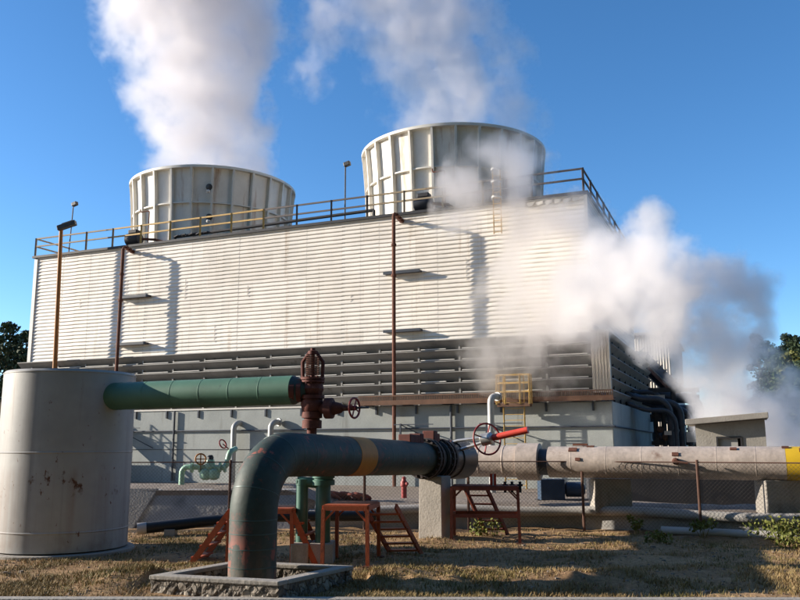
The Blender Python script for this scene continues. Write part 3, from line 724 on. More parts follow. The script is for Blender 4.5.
MB().box(H((dl+dr)/2-.08, .12, zd/2), U*((dr-dl)/2-.09), DD*.03, ZZ*(zd/2-.05)).build('door', M['door'], o, smooth=False)
mb = MB()
for t in (dl+.035, dr-.035): mb.box(H(t, .02, zd/2), U*.035, DD*.06, ZZ*zd/2)
mb.box(H((dl+dr)/2, .02, zd-.04), U*((dr-dl)/2-.072), DD*.06, ZZ*.035)
mb.build('door_frame', M['dark'], o, smooth=False)

# ================================================================== FOREGROUND
# ---- tank
tc = Vector((-7.55, 18.9, 0)); tr = 1.41
o = thing('storage_tank', tc, 'large white upright steel tank with rust stains on the left', 'tank')
MB().lathe(tc, [(tr, .10), (tr, .52), (tr, 1.1), (tr, 2.15), (tr, 3.2), (tr, 3.88), (tr-.03, 3.92), (.05, 4.0)], 72).build('shell', M['tank'], o)
mb = MB()
for z in (.50, 2.15): mb.lathe(tc, [(tr+.001, z-.02), (tr+.012, z-.006), (tr+.012, z+.006), (tr+.001, z+.02)], 72, cap=False)
mb.lathe(tc, [(tr+.001, 3.85), (tr+.012, 3.855), (tr+.012, 3.875), (tr+.001, 3.88)], 72, cap=False)
build_each(mb, 'weld_ring', M['tank'], o)
MB().lathe(tc, [(tr+.16, -.25), (tr+.16, .05), (tr+.14, .065), (.1, .10)], 48).build('plinth', M['conc'], o)
mb = None
# ---- green lagged pipe from the tank to the valve
pe = Vector((-2.18, 16.95, 3.40)); d0 = (Vector((tc.x+tr*.88, tc.y-tr*.46, 3.36))-pe); ps = pe+d0*1.12
o = thing('green_pipe', ps, 'green lagged pipe running from the white tank to the red gate valve', 'pipe')
MB().tube([ps, pe], .30, 28).build('lagging', M['green'], o)
ax = (pe-ps).normalized()
MB().lathe(pe, [(.301, 0), (.16, .30), (.10, .34)], 24, ax, cap=True).build('end_cone', M['seam'], o)
mb = MB(); Lg = (pe-ps).length
for k in range(1, 7): mb.lathe(ps+ax*(Lg*k/7), [(.300, -.012), (.304, -.007), (.304, .007), (.300, .012)], 28, ax, cap=False)
build_each(mb, 'seam', M['green'], o)
# ---- tall gate valve over its riser on a concrete block
vb = Vector((-1.80, 16.9, 0)); 
o = thing('gate_valve', vb, 'tall rusty red rising stem gate valve at the end of the green pipe', 'valve')
mb = MB(); mb.tube([vb+ZZ*1.75, vb+ZZ*2.62], .10, 14); mb.lathe(vb+ZZ*2.30, [(.19, 0), (.19, .10)], 20); mb.lathe(vb+ZZ*2.62, [(.20, 0), (.20, .16), (.16, .17), (.16, .2), (.21, .21), (.21, .33)], 20)
mb.build('riser', M['valve'], o)
mb = MB(); mb.lathe(vb+ZZ*2.95, [(.12, -.05), (.20, .02), (.24, .16), (.20, .30), (.14, .36)], 20); mb.lathe(vb+ZZ*3.40-Vector((.36, 0, 0)), [(.12, 0), (.17, .08), (.17, .5), (.10, .56)], 18, Vector((1, 0, 0)))
mb.lathe(vb+ZZ*3.26, [(.15, 0), (.20, .06), (.24, .16), (.20, .30), (.20, .36)], 20)
mb.build('body', M['valve'], o)
mb = MB(); mb.lathe(vb+Vector((-.40, 0, 3.40)), [(.25, -.06), (.25, .04), (.21, .05), (.21, .08), (.25, .09), (.25, .18)], 22, Vector((1, 0, 0)))
for z in (3.22, 3.62, 3.72): mb.lathe(vb+ZZ*z, [(.25, 0), (.25, .07)], 22)
for k in range(12):
    a = 2*PI*k/12; mb.lathe(vb+ZZ*3.58+Vector((.21*math.cos(a), .21*math.sin(a), 0)), [(.025, 0), (.025, .26)], 6)
mb.build('flange', M['valve'], o)
mb = MB()
for s_ in (-1, 1): mb.tube(fillet([vb+Vector((s_*.20, 0, 3.75)), vb+Vector((s_*.21, 0, 4.35)), vb+Vector((s_*.06, 0, 4.72))], .2, 4), .038, 8)
mb.lathe(vb+ZZ*4.62, [(.10, 0), (.10, .12), (.05, .14), (.05, .22)], 14)
build_each(mb, 'yoke', M['valve'], o)
mb = MB(); mb.tube([vb+ZZ*3.75, vb+ZZ*4.80], .04, 10)
for k in range(12): mb.torus(vb+ZZ*(3.84+.065*k), .135, .014, ZZ, 16, 6)
mb.build('stem', M['rust'], o)
# side branch with small hand wheel
sv = vb+ZZ*3.02
mb = MB(); mb.lathe(sv, [(.11, .1), (.11, .28), (.21, .29), (.21, .36), (.21, .44), (.14, .46), (.10, .62), (.06, .66), (.05, .95)], 18, Vector((1, -.25, .0))); mb.build('branch', M['valve'], o)
wc = sv+Vector((1, -.25, 0)).normalized()*.90; wax = Vector((1, -.25, 0)).normalized()
mb = MB(); mb.torus(wc, .20, .022, Vector((.9, -.5, 0)), 24, 8); pl = Vector((.9, -.5, 0)).normalized(); e1 = pl.cross(ZZ).normalized()
for k in range(4): a = PI*k/2+.4; mb.bar(wc, wc+(e1*math.cos(a)+ZZ*math.sin(a))*.20, .022)
mb.lathe(wc, [(.05, -.05), (.05, .05)], 10, pl); mb.build('hand_wheel', M['wheel'], o)
MB().tube([wc, wc+pl*.34], .018, 8).build('wheel_stem', M['dark'], o)
for ch in o.children:
    for v_ in ch.data.vertices:
        if v_.co.z > 3.45 and ch.name.split('.')[0] in ('yoke', 'stem', 'flange'): v_.co.z = 3.45+(v_.co.z-3.45)*.58
# green risers under the valve + block
o = thing('green_riser', vb, 'pair of dark green riser pipes joined by a header on a concrete block', 'pipe')
mb = MB(); p1, p2 = at(302, 510, 16.8), at(323, 510, 16.8)
mb.tube([Vector((p1.x, p1.y, .40)), Vector((p1.x, p1.y, 1.55))], .12, 16); mb.build('thin_riser', M['greenpipe'], o)
mb = MB(); mb.tube([Vector((p2.x, p2.y, .40)), Vector((p2.x, p2.y, 1.72))], .15, 16); mb.lathe((p2.x, p2.y, 1.5), [(.23, 0), (.23, .10), (.2, .11), (.2, .13), (.23, .14), (.23, .24)], 18); mb.build('thick_riser', M['greenpipe'], o)
mb = MB(); mb.lathe((p1.x, p1.y, 1.5), [(.13, 0), (.13, .12), (.05, .14)], 16); mb.tube([Vector((p1.x-.1, p1.y, 1.58)), Vector((p2.x, p2.y, 1.52))], .10, 14); mb.build('header', M['greenpipe'], o)
bl, br = at(291, 550, 16.6), at(333, 550, 16.6)
o = thing('concrete_block', ((bl.x+br.x)/2, 16.8, 0), 'concrete block footing under the dark green risers', 'block')
mid = (bl.x+br.x)/2-.06
MB().box(((bl.x+mid)/2, 16.82, .19), Vector(((mid-bl.x)/2, 0, 0)), Vector((0, .34, 0)), Vector((0, 0, .22))).build('block', M['conc'], o, smooth=False, bev=.02)
MB().box(((br.x+mid)/2+.006, 16.85, .185), Vector(((br.x-mid)/2-.006, 0, 0)), Vector((0, .34, 0)), Vector((0, 0, .215))).build('block', M['conc'], o, smooth=False, bev=.02)
# ---- big elbow pipe
eb = at(253, 540, 14.1); eb.z = 0; AZ = at(300, 452.5, 15.4).z; ER = .395
en = at(461, 459.5, 22.9); Lh = (en-(eb+ZZ*AZ)).length
path = fillet([eb-ZZ*.1, eb+ZZ*AZ, en], .95, 14)
o = thing('pipe_bend', eb, 'thick teal lagged pipe rising from the stone pit and bending away over the yard', 'pipe')
MB().tube(path, ER, 40).build('lagging', M['elbow'], o)
mb = MB()                                                # lagging seams
def seam(p, d, w=.007): mb.lathe(p, [(ER-.002, -w-.004), (ER+.004, -w), (ER+.004, w), (ER-.002, w+.004)], 40, d, cap=False)
for z in (.33, .62, .86, 1.08): seam(eb+ZZ*z, ZZ)
for i in (4, 8, 12, 15): 
    if i < len(path)-1: seam(path[i], (path[i+1]-path[i-1]).normalized())
dirh = (en-(eb+ZZ*AZ)).normalized()
for k in (1.4, 2.1, 2.8, 4.6, 5.6, 6.6): seam(eb+ZZ*AZ+dirh*k, dirh)
build_each(mb, 'seam', M['seam'], o)
k0 = (at(360, 452, 17.2)-(eb+ZZ*AZ)).dot(dirh); MB().lathe(eb+ZZ*AZ+dirh*k0, [(ER, -.36), (ER+.006, -.355), (ER+.006, .355), (ER, .36)], 40, dirh, cap=False).build('colour_band', M['band'], o)
mb = MB()
fl = eb+ZZ*AZ+dirh*(Lh-.5)
mb.lathe(fl, [(.42, -1.5), (.47, -1.46), (.47, -.5), (.50, -.48), (.52, 0), (.52, .45), (.40, .5)], 36, dirh); mb.build('end_collar', M['blackpipe'], o)
mb = MB()
for kk, rr in ((Lh-2.6, .50), (Lh-2.4, .50), (Lh-1.75, .52), (Lh-1.55, .52)):
    mb.lathe(eb+ZZ*AZ+dirh*kk, [(ER-.02, -.05), (rr, -.05), (rr, .05), (ER-.02, .05)], 32, dirh, cap=True)
    for q in range(20):
        a = 2*PI*q/20; e1 = dirh.cross(ZZ).normalized(); e2 = e1.cross(dirh)
        c = eb+ZZ*AZ+dirh*kk+(e1*math.cos(a)+e2*math.sin(a))*(rr-.045); mb.lathe(c, [(.03, -.11), (.03, .11)], 6, dirh)
mb.build('flange', M['flange'], o)
# rusty clamps / blocks on top near the flanges
mb = MB()
for kk, h, w in ((Lh-3.4, .10, .30), (Lh-3.0, .14, .1), (Lh-2.15, .24, .12), (Lh-1.98, .18, .1)):
    c = eb+ZZ*(AZ+ER+.05)+dirh*kk; mb.box(c, dirh*w, dirh.cross(ZZ)*.16, ZZ*h)
build_each(mb, 'clamp', M['valve'], o, smooth=False, bev=.02)
# ---- stone pit round the elbow foot
A0 = atz(150, 575, .30); B0 = atz(277, 581.5, .30); C0 = atz(352, 565.5, .30)
e1 = (B0-A0).normalized(); e2 = (C0-B0).normalized(); A0.z = 0
o = thing('stone_pit', A0+e1+e2*.8, 'low rubble stone pit wall with a concrete coping round the teal pipe foot', 'wall')
o.location.z = 0; wd, dp, th = (B0-A0).length, (C0-B0).length, .20
st = MB(); cp = MB()
def seg(p, q, z0, z1, mbx, t2): mbx.box((p+q)/2+ZZ*((z0+z1)/2-((p+q)/2).z), (q-p)/2, (e2 if abs((q-p).normalized().dot(e1)) > .95 else e1)*t2, ZZ*(z1-z0)/2)
a_, b_, c_, d_ = A0, A0+e1*wd, A0+e1*wd+e2*dp, A0+e2*dp
for p in (a_, b_, c_, d_): p.z = 0
seg(a_+e2*th/2, b_+e2*th/2, -.3, .23, st, th/2-.01); seg(d_-e2*th/2, c_-e2*th/2, -.3, .23, st, th/2-.01)
seg(a_+e1*th/2+e2*th, d_+e1*th/2-e2*th, -.3, .23, st, th/2-.01); seg(b_-e1*th/2+e2*th, c_-e1*th/2-e2*th, -.3, .23, st, th/2-.01)
sw = st.build('wall', M['stone'], o, smooth=False)
bm = bmesh.new(); bm.from_mesh(sw.data); bmesh.ops.subdivide_edges(bm, edges=[e for e in bm.edges if e.calc_length() > 1], cuts=44, use_grid_fill=True); bmesh.ops.subdivide_edges(bm, edges=[e for e in bm.edges if e.calc_length() > .15], cuts=9, use_grid_fill=True); bm.normal_update()
for v_ in bm.verts:
    dv_, _p = noise.voronoi(Vector((v_.co.x*6.5, v_.co.y*6.5, v_.co.z*7.5))+noise.noise_vector(v_.co*4)*.35)
    e_ = min(1, (dv_[1]-dv_[0])*2.6)
    if v_.co.z < .222: v_.co += Vector((v_.normal.x, v_.normal.y, 0))*(.022*e_-.016+.006*noise.noise(v_.co*22))
bm.to_mesh(sw.data); bm.free()
seg(a_+e2*th/2-e1*.01, b_+e2*th/2+e1*.01, .232, .30, cp, th/2+.01); seg(d_-e2*th/2-e1*.01, c_-e2*th/2+e1*.01, .232, .30, cp, th/2+.01)
seg(a_+e1*th/2+e2*(th+.012), d_+e1*th/2-e2*(th+.012), .232, .30, cp, th/2+.01); seg(b_-e1*th/2+e2*(th+.012), c_-e1*th/2-e2*(th+.012), .232, .30, cp, th/2+.01)
cp.build('coping', M['conc'], o, smooth=False, bev=.015)
# ---- pillar
pc = at(435, 500, 20.9)
o = MB().add([(pc.x-.33, pc.y-.28, -.2), (pc.x+.33, pc.y-.28, -.2), (pc.x+.33, pc.y+.3, -.2), (pc.x-.33, pc.y+.3, -.2), (pc.x-.31, pc.y-.26, 1.52), (pc.x+.31, pc.y-.26, 1.52), (pc.x+.31, pc.y+.28, 1.52), (pc.x-.31, pc.y+.28, 1.52)],
    [[3, 2, 1, 0], [4, 5, 6, 7], [0, 1, 5, 4], [1, 2, 6, 5], [2, 3, 7, 6], [3, 0, 4, 7]]).build('concrete_pillar', M['conc'], smooth=False, bev=.025)
o.data.transform(Matrix.Translation(Vector((-pc.x, -pc.y, 0)))); o.data.transform(Matrix.Rotation(-.5, 4, 'Z')); o.location = (pc.x, pc.y, 0)
tag(o, 'concrete pillar carrying the far end of the teal pipe', 'pillar')
# ---- clad pipes A and B
pa0 = Vector((1.75, 24.15, 1.82)); pd = Vector((math.cos(.33), -math.sin(.33), 0))
pa1 = at(540, 462, 23.3); pa1.z = 1.80
pdA = (pa1-pa0).normalized()
o = thing('clad_pipe', pa0, 'weathered pinkish clad pipe with a wide collar joining the teal pipe', 'pipe', 'large clad steam pipes behind the fence')
MB().tube([pa0-pdA*.5, pa1-pdA*.5], .44, 36).build('cladding', M['clad'], o)
MB().lathe(pa1, [(.44, -.62), (.51, -.60), (.51, 0), (.40, .01)], 36, pdA).build('collar', M['clad'], o)
mb = MB()
for k in (.6, 1.3): mb.lathe(pa0+pdA*k, [(.44, -.02), (.447, -.012), (.447, .012), (.44, .02)], 36, pdA, cap=False)
build_each(mb, 'seam', M['clad'], o)
pb0 = pa1+pdA*.02; pb1 = at(860, 463.5, 20.3); pb1.z = at(800, 463.5, 21.0).z
pdB = (pb1-pb0).normalized(); LB = (pb1-pb0).length
o = thing('steam_pipe', pb0, 'long weathered pinkish clad steam pipe with a yellow right end', 'pipe', 'large clad steam pipes behind the fence')
MB().tube([pb0-pdB*.3, pb0+pdB*.4], .36, 30).build('neck', M['pipedark'], o)
xe = (at(785, 463, 21.2)-pb0).dot(pdB)
MB().tube([pb0+pdB*.25, pb0+pdB*xe], .42, 36).build('cladding', M['clad'], o)
MB().tube([pb0+pdB*xe, pb1], .418, 36).build('yellow_wrap', M['yellowwrap'], o)
mb = MB(); k = .9
while k < xe: mb.lathe(pb0+pdB*k, [(.42, -.01), (.4225, -.006), (.4225, .006), (.42, .01)], 36, pdB, cap=False); k += .92
build_each(mb, 'seam', M['clad'], o)
e2b = ZZ; e1b = pdB.cross(ZZ).normalized()
mb = MB()
for kk, aa, s_ in ((.95, .9, .07), (1.4, 1.4, .06), (3.6, .55, .05), (5.0, 1.0, .05), (1.1, .2, .04), (6.2, 1.2, .05), (6.6, .9, .06)):
    n_ = e1b*math.cos(aa)+e2b*math.sin(aa); c = pb0+pdB*kk+n_*.425; mb.box(c, pdB*s_*1.6, n_.cross(pdB)*s_, n_*.02)
n_ = (e1b*.98+e2b*.1).normalized(); c = pb0+pdB*((at(678, 463, 22.2)-pb0).dot(pdB))+n_*.44; mb.lathe(c-n_*.05, [(.09, 0), (.09, .1), (.05, .12)], 10, n_); mb.bar(c+n_*.05, c+n_*.05+pdB*.3-ZZ*.05, .05)
c = pb0+pdB*((at(582, 463, 23.0)-pb0).dot(pdB))+ZZ*.47; mb.box(c, pdB*.2, e1b*.05, ZZ*.03)
build_each(mb, 'fitting', M['rust'], o, smooth=False)
def saddle(x, w, h0, h1, Y, label, m=M['conc']):
    p = at(x, 490, Y); o = MB().box((p.x, Y, (h0+h1)/2), Vector((w, 0, 0)), Vector((0, .35, 0)), Vector((0, 0, (h1-h0)/2))).build('pipe_saddle', m, smooth=False, bev=.025)
    o.data.transform(Matrix.Translation(Vector((-p.x, -Y, -h0)))); o.location = (p.x, Y, h0)
    tag(o, label, 'pipe support', 'concrete pipe saddles on the bank')
saddle(800, 1.0, .40, 1.38, 21.15, 'rust stained concrete saddle under the yellow pipe end')
saddle(610, .5, .45, 1.36, 22.95, 'plain concrete saddle under the middle of the pinkish pipe')
# ---- valve with hand wheel and red stem cover lying at the joint
vj = at(455, 446, 21.9); tip = at(528, 430, 21.0); dv = (tip-vj).normalized(); Lv = (tip-vj).length
o = thing('lying_valve', vj, 'silver valve yoke with a dark red hand wheel and a bright red stem cover', 'valve')
mb = MB()
s1 = dv.cross(ZZ).normalized(); s2 = s1.cross(dv)
hubp = vj+dv*(Lv*.45)
for q in (-1, 1): mb.tube([vj+s2*q*.10-dv*.15, vj+s2*q*.12+dv*.1, hubp-dv*.15+s2*q*.06], .045, 10)
build_each(mb, 'yoke', M['silver'], o)
mb = MB(); mb.lathe(hubp, [(.10, -.18), (.16, -.14), (.16, .12), (.09, .16)], 18, dv); mb.build('hub', M['silver'], o)
MB().tube([hubp+dv*.12, tip], .085, 16).build('stem_cover', M['red'], o)
wn = Vector((.42, -.88, .15)).normalized(); w1 = wn.cross(ZZ).normalized(); w2 = w1.cross(wn)
mb = MB(); mb.torus(hubp, .40, .025, wn, 36, 8)
for k in range(4):
    a = PI*k/2+.3; mb.bar(hubp, hubp+(w1*math.cos(a)+w2*math.sin(a))*.40, .03)
mb.build('hand_wheel', M['wheel'], o)
mb = MB(); mb.lathe(vj-dv*.35, [(.22, 0), (.22, .10), (.16, .12), (.16, .3)], 16, dv); mb.tube([vj-ZZ*.6, vj-dv*.2], .2, 14); mb.build('bonnet', M['valve'], o)

# ---- orange stiles / platforms
def platform(label, p_fl, top, w, dpt, rot, m, stairs, name='step_platform', low_rail=None, back_legs=True):
    """steel crossing platform: top frame, four legs, stair flights; local x along the front, y into depth"""
    o = thing(name, (p_fl[0], p_fl[1], 0), label, 'platform', 'red oxide crossing platforms')
    ex = Vector((math.cos(rot), math.sin(rot), 0)); ey = Vector((-math.sin(rot), math.cos(rot), 0)); B = Vector((p_fl[0], p_fl[1], 0))
    def L(x, y, z): return B+ex*x+ey*y+ZZ*z
    mb = MB()
    for (a, c) in (((0, 0), (w, 0)), ((w, 0), (w, dpt)), ((w, dpt), (0, dpt)), ((0, dpt), (0, 0))): mb.bar(L(*a, top-.04), L(*c, top-.04), .06, .09)
    k = 5
    for i in range(k): mb.box(L(w/2, dpt*(i+.5)/k, top+.01), ex*(w/2), ey*(dpt/k/2-.012), ZZ*.012)
    mb.build('top', m, o, smooth=False)
    for (x, y) in ((0, 0), (w, 0), (w, dpt), (0, dpt)):
        MB().bar(L(x*1.03-w*.015, y, -.15), L(x, y, top-.06), .07).build('leg', m, o, smooth=False)
        g_ = L(x*1.03-w*.015, y, 0); MB().box(g_+ZZ*(gz(g_.x, g_.y)+.01), ex*.09, ey*.09, ZZ*.012).build('foot_plate', M['rust'], o, smooth=False)
        mb = MB(); mb.bar(L(x, y, top-.30), L(x+(.22 if x == 0 else -.22), y, top-.08), .035); mb.build('brace', m, o, smooth=False)
    if low_rail:
        mb = MB()
        for (a, c) in (((0, 0), (w, 0)), ((w, 0), (w, dpt)), ((w, dpt), (0, dpt)), ((0, dpt), (0, 0))): mb.bar(L(*a, low_rail), L(*c, low_rail), .055, .08)
        mb.build('lower_rail', m, o, smooth=False)
    for (x0, y0, x1, y1, wx, wy, n) in stairs:           # from top corner (x0,y0) down to (x1,y1) at ground; width vector
        mb = MB(); wv = ex*wx+ey*wy
        a, c = L(x0, y0, top-.05), L(x1, y1, -.05)
        mb.bar(a, c, .045, .11); mb.bar(a+wv, c+wv, .045, .11)
        for i in range(1, n+1):
            q = a.lerp(c, i/(n+.8)); mb.bar(q, q+wv, .20, .035)
        mb.build('stair', m, o, smooth=False)
    return o
# stile A behind the elbow: climbs from the left
lp_ = atz(193, 566, 0); lt = at(229, 516, 16.6)
fa_ = Vector((lt.x, 16.75, 0))
platform('orange step platform with a stair on its left, half hidden by the teal pipe bend', (lt.x, 16.65), 1.05, 1.25, .75, -.1, M['redox'], [(0, 0, -.78, -.0, 0.0, .75, 4), (1.25, 0, 1.75, .05, 0, .75, 4)])
# stile B: right of the green risers, stair to the right
f0 = atz(325.5, 561, 0); top_z = 1.13
platform('orange step platform with its stair falling to the right, beside the green risers', (f0.x+.02, 16.3), 1.13, .86, 1.15, -.16, M['redox'], [(.66, .62, .98, 2.1, .62, .18, 6)])
# platform C under the clad pipe
t0 = atz(452, 541, 0)
o = platform('dark red step platform with a lower rail and bolts under the pinkish pipe', (t0.x, 20.35), 1.28, 1.58, .95, -.14, M['redox2'], [(.25, .95, .75, 1.9, .55, 0, 5)], low_rail=.60)
mb = MB()
for x in (505, 512, 520): p = at(x, 484, 20.6); mb.tube([p-ZZ*.2, p+ZZ*.06], .035, 8); mb.lathe(p-ZZ*.05, [(.07, 0), (.07, .05)], 8)
build_each(mb, 'bolt', M['dark'], o)
p = at(493, 480, 20.5); q = MB().box(p, Vector((.075, 0, 0)), Vector((0, .03, 0)), Vector((0, 0, .15))); mk = q.build('marker_plate', M['red'], o, smooth=False)
MB().box(p+Vector((0, -.034, 0)), Vector((.014, 0, 0)), Vector((0, .003, 0)), Vector((0, 0, .14))).build('stripe', M['white'], mk, smooth=False)

# ---- walls and ground pipes
o = thing('lined_wall', (-8, 24.2, 0), 'mottled concrete lined sloping bank wall behind the fence at left', 'wall')
mb = MB(); xs = [-16+.5*i for i in range(27)]; vs = []
for x in xs:
    y = line_y(x, FENCE, .25); vs += [(x, y, -.2), (x, y+.62, 1.02), (x, y+.80, 1.04), (x, y+.80, -.2)]
mb.add(vs, [[4*i+j, 4*i+4+j, 4*i+4+(j+1) % 4, 4*i+(j+1) % 4] for i in range(len(xs)-1) for j in range(4)]+[[0, 1, 2, 3], [4*len(xs)-4, 4*len(xs)-1, 4*len(xs)-2, 4*len(xs)-3]])
mb.build('face', M['concwall'], o, smooth=False)
mb = MB(); x0 = at(135, 500, 23.9).x
mb.add([(x0-3.5, line_y(x0, FENCE, .20), .0), (x0+.03, line_y(x0, FENCE, .20), .0), (x0+.5, line_y(x0, FENCE, .83), 1.06), (x0-3.5, line_y(x0, FENCE, .83), 1.06)], [[0, 1, 2, 3]])
mb.prism([(x0+.03, line_y(x0, FENCE, .20), .0), (x0+.5, line_y(x0, FENCE, .83), 1.06), (x0+.54, line_y(x0, FENCE, .85), 1.06), (x0+.07, line_y(x0, FENCE, .22), 0)], (0, .03, -.0)); mb.build('slab', M['conc'], o, smooth=False)
o = thing('low_wall', (5, 23.2, 0), 'low dark concrete wall along the bank behind the fence at right', 'wall')
mb = MB(); xs = [-2.6+.5*i for i in range(34)]; vs = []
for x in xs:
    y = line_y(x, FENCE, .45); vs += [(x, y, -.2), (x, y, .44), (x, y+.45, .50), (x, y+.45, -.2)]
mb.add(vs, [[4*i+j, 4*i+4+j, 4*i+4+(j+1) % 4, 4*i+(j+1) % 4] for i in range(len(xs)-1) for j in range(4)]+[[0, 1, 2, 3], [4*len(xs)-4, 4*len(xs)-1, 4*len(xs)-2, 4*len(xs)-3]])
mb.build('wall', M['concwall'], o, smooth=False)
pts = [(x, line_y(x, FENCE, .36), .50+.03*math.sin(x*1.3)) for x in [-2.4+.6*i for i in range(27)]]
o = MB().tube(pts, .125, 14).build('ground_pipe', M['pale']); tag(o, 'pale grey pipe lying along the top of the low wall', 'pipe', 'pipes lying on the ground')
pts = [(x, line_y(x, FENCE, -.30)+.12, .13) for x in [6.6+.5*i for i in range(14)]]
o = MB().tube(pts, .10, 12).build('ground_pipe', M['pale']); tag(o, 'pale pipe on the ground at the lower right below the low wall', 'pipe', 'pipes lying on the ground')
q0, q1 = at(139, 541, 21.6), at(262, 523, 22.4); q0.z = .20; q1.z = .42
o = thing('black_pipe', q0, 'black plastic pipe with a pale end lying before the concrete lined wall', 'pipe', 'pipes lying on the ground')
MB().tube([q0, q0.lerp(q1, .5)+ZZ*.02, q1, q1+Vector((3, .25, .0))], .14, 16).build('pipe', M['blackpipe'], o)
MB().lathe(q0, [(.148, -.06), (.148, .16), (.142, .17)], 16, (q1-q0)).build('end_cap', M['pale'], o)
mb = MB()
for f_ in (.25, .65): c = q0.lerp(q1, f_); mb.box((c.x, c.y, c.z/2-.08), Vector((.12, 0, 0)), Vector((0, .2, 0)), Vector((0, 0, c.z/2)))
build_each(mb, 'chock', M['conc'], o, smooth=False)
o = thing('shade_wall', (9.5, 27.2, 0), 'added near-black wall standing in for the shade under the pinkish steam pipe', 'wall')
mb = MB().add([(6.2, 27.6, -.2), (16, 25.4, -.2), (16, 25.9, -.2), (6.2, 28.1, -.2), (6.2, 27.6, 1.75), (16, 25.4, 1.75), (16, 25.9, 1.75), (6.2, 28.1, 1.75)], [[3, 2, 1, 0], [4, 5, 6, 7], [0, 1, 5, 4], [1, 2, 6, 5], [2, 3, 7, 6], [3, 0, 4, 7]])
mb.build('wall', M['dark'], o, smooth=False, bev=.02)  # added wall; its near-black colour carries the shade under the pipe
bp = at(556, 487, 25.2)
o = thing('blue_cabinet', (bp.x, bp.y, .5), 'dark blue steel cabinet with a pump under the pinkish pipe', 'cabinet')
MB().box((bp.x-.15, bp.y, .86), Vector((.36, 0, 0)), Vector((0, .3, 0)), Vector((0, 0, .40))).build('body', M['bluebox'], o, smooth=False, bev=.02)
mb = MB(); mb.lathe((bp.x+.25, bp.y, .95), [(.1, 0), (.22, .05), (.22, .5), (.12, .6)], 16, Vector((1, -.1, 0))); mb.build('motor', M['bluebox'], o)
MB().box((bp.x+.7, bp.y, .60), Vector((1.3, 0, 0)), Vector((0, .3, 0)), Vector((0, 0, .06))).build('skid', M['dark'], o, smooth=False)
rp = at(404, 478, 27)
o = thing('red_hydrant', (rp.x, rp.y, .0), 'small red hydrant seen under the teal pipe', 'hydrant')
mb = MB().lathe((rp.x, rp.y, 0), [(.09, 0), (.09, .95), (.12, .98), (.12, 1.08), (.07, 1.16), (.07, 1.24), (.03, 1.27)], 14); mb.lathe((rp.x, rp.y-.02, 1.05), [(.05, .0), (.05, .16)], 10, Vector((.7, -.7, 0))); mb.build('body', M['wheel'], o)
rp = at(347, 492, 25.3)
o = thing('hose_heap', (rp.x, rp.y, .55), 'heap of red hose on the bank under the teal pipe', 'hose')
mb = MB()
for k in range(7): mb.torus((rp.x-.5+.17*k, rp.y+.1*math.sin(k), .74+.03*(k % 2)), .30-.02*k, .05, Vector((.25, .4, 1)), 22, 8)
mb.build('coil', M['redox2'], o)

# ---- pale green valve set on the bank at left
def green_valves():
    Yv = 25.6; b = at(205, 484, Yv)
    o = thing('valve_set', (b.x, Yv, 0), 'pale green pipe and valve set with orange hand wheels above the lined wall', 'valve')
    X = lambda px: at(px, 470, Yv).x
    zf = lambda py: at(205, py, Yv).z
    mb = MB(); mb.tube(fillet([Vector((X(182), Yv, .8)), Vector((X(182), Yv, zf(467))), Vector((X(197), Yv, zf(467))), Vector((X(226), Yv, zf(468))), Vector((X(229), Yv, zf(452))), Vector((X(233), Yv+.3, zf(449)))], .18, 6), .085, 14); mb.build('pipe', M['palegreen'], o)
    mb = MB()
    for x in (206, 214): mb.lathe((X(x), Yv, zf(474)-.18), [(.08, 0), (.17, .06), (.2, .18), (.17, .3), (.08, .36)], 16)
    mb.lathe((X(210), Yv, zf(466)-.1), [(.12, 0), (.16, .08), (.12, .28), (.05, .32)], 14)
    for x in (191, 199, 219, 224): mb.lathe((X(x), Yv, zf(467.5)), [(.15, 0), (.15, .06)], 14, Vector((1, 0, 0)))
    mb.build('valve_body', M['palegreen'], o)
    mb = MB(); mb.torus((X(201), Yv-.1, zf(459)), .16, .025, Vector((.5, -1, .2)), 20, 6); mb.bar((X(201)-.15, Yv-.1, zf(459)), (X(201)+.15, Yv-.1, zf(459)), .03); mb.bar((X(201), Yv-.1, zf(459)+.15), (X(201), Yv-.1, zf(459)-.3), .03)
    mb.build('hand_wheel', M['orange'], o)
    mb = MB(); mb.torus((X(222), Yv, zf(444)), .14, .022, Vector((1, -.6, .5)), 20, 6); mb.bar((X(222), Yv, zf(444)), (X(228), Yv, zf(449)), .03); mb.build('hand_wheel', M['wheel'], o)
    mb = MB(); mb.lathe((X(210), Yv, zf(461)), [(.10, 0), (.10, .12), (.06, .18)], 12); mb.build('actuator', M['dark'], o)
green_valves()

# ---- fence: posts, top wire, woven mesh, one thing per run
def fence(pts, label, name='chain_link_fence', h=1.82, extra=()):
    o = thing(name, (pts[0][0], pts[0][1], 0), label, 'fence', 'chain link fence runs')
    for (x, y) in pts:
        MB().tube([(x, y, -.2), (x, y, h+.06)], .038, 8).build('post', M['postm'], o)
    mb = MB()
    for (x0, y0), (x1, y1) in zip(pts, pts[1:]): mb.tube([(x0, y0, h), (x1, y1, h)], .018, 6)
    mb.build('top_wire', M['postm'], o)
    mb = MB(); sp = .10
    for (x0, y0), (x1, y1) in zip(pts, pts[1:]):
        a = Vector((x0, y0, 0)); d = Vector((x1-x0, y1-y0, 0)); Lf = d.length; d.normalize(); z0, z1 = .12, h; H = z1-z0
        k = -H
        while k < Lf:
            for sg in (1, -1):                            # each wire clipped to its bay
                p0, p1 = k, k+H
                u0, u1 = max(0, p0), min(Lf, p1)
                if u1 <= u0: continue
                za, zb = z0+(u0-p0), z0+(u1-p0)
                if sg < 0: za, zb = z1-(u0-p0), z1-(u1-p0)
                mb.tube([a+d*u0+ZZ*za, a+d*u1+ZZ*zb], .0028, 3, cap=False)
            k += sp
    mb.build('mesh_panel', M['fence'], o, smooth=False)
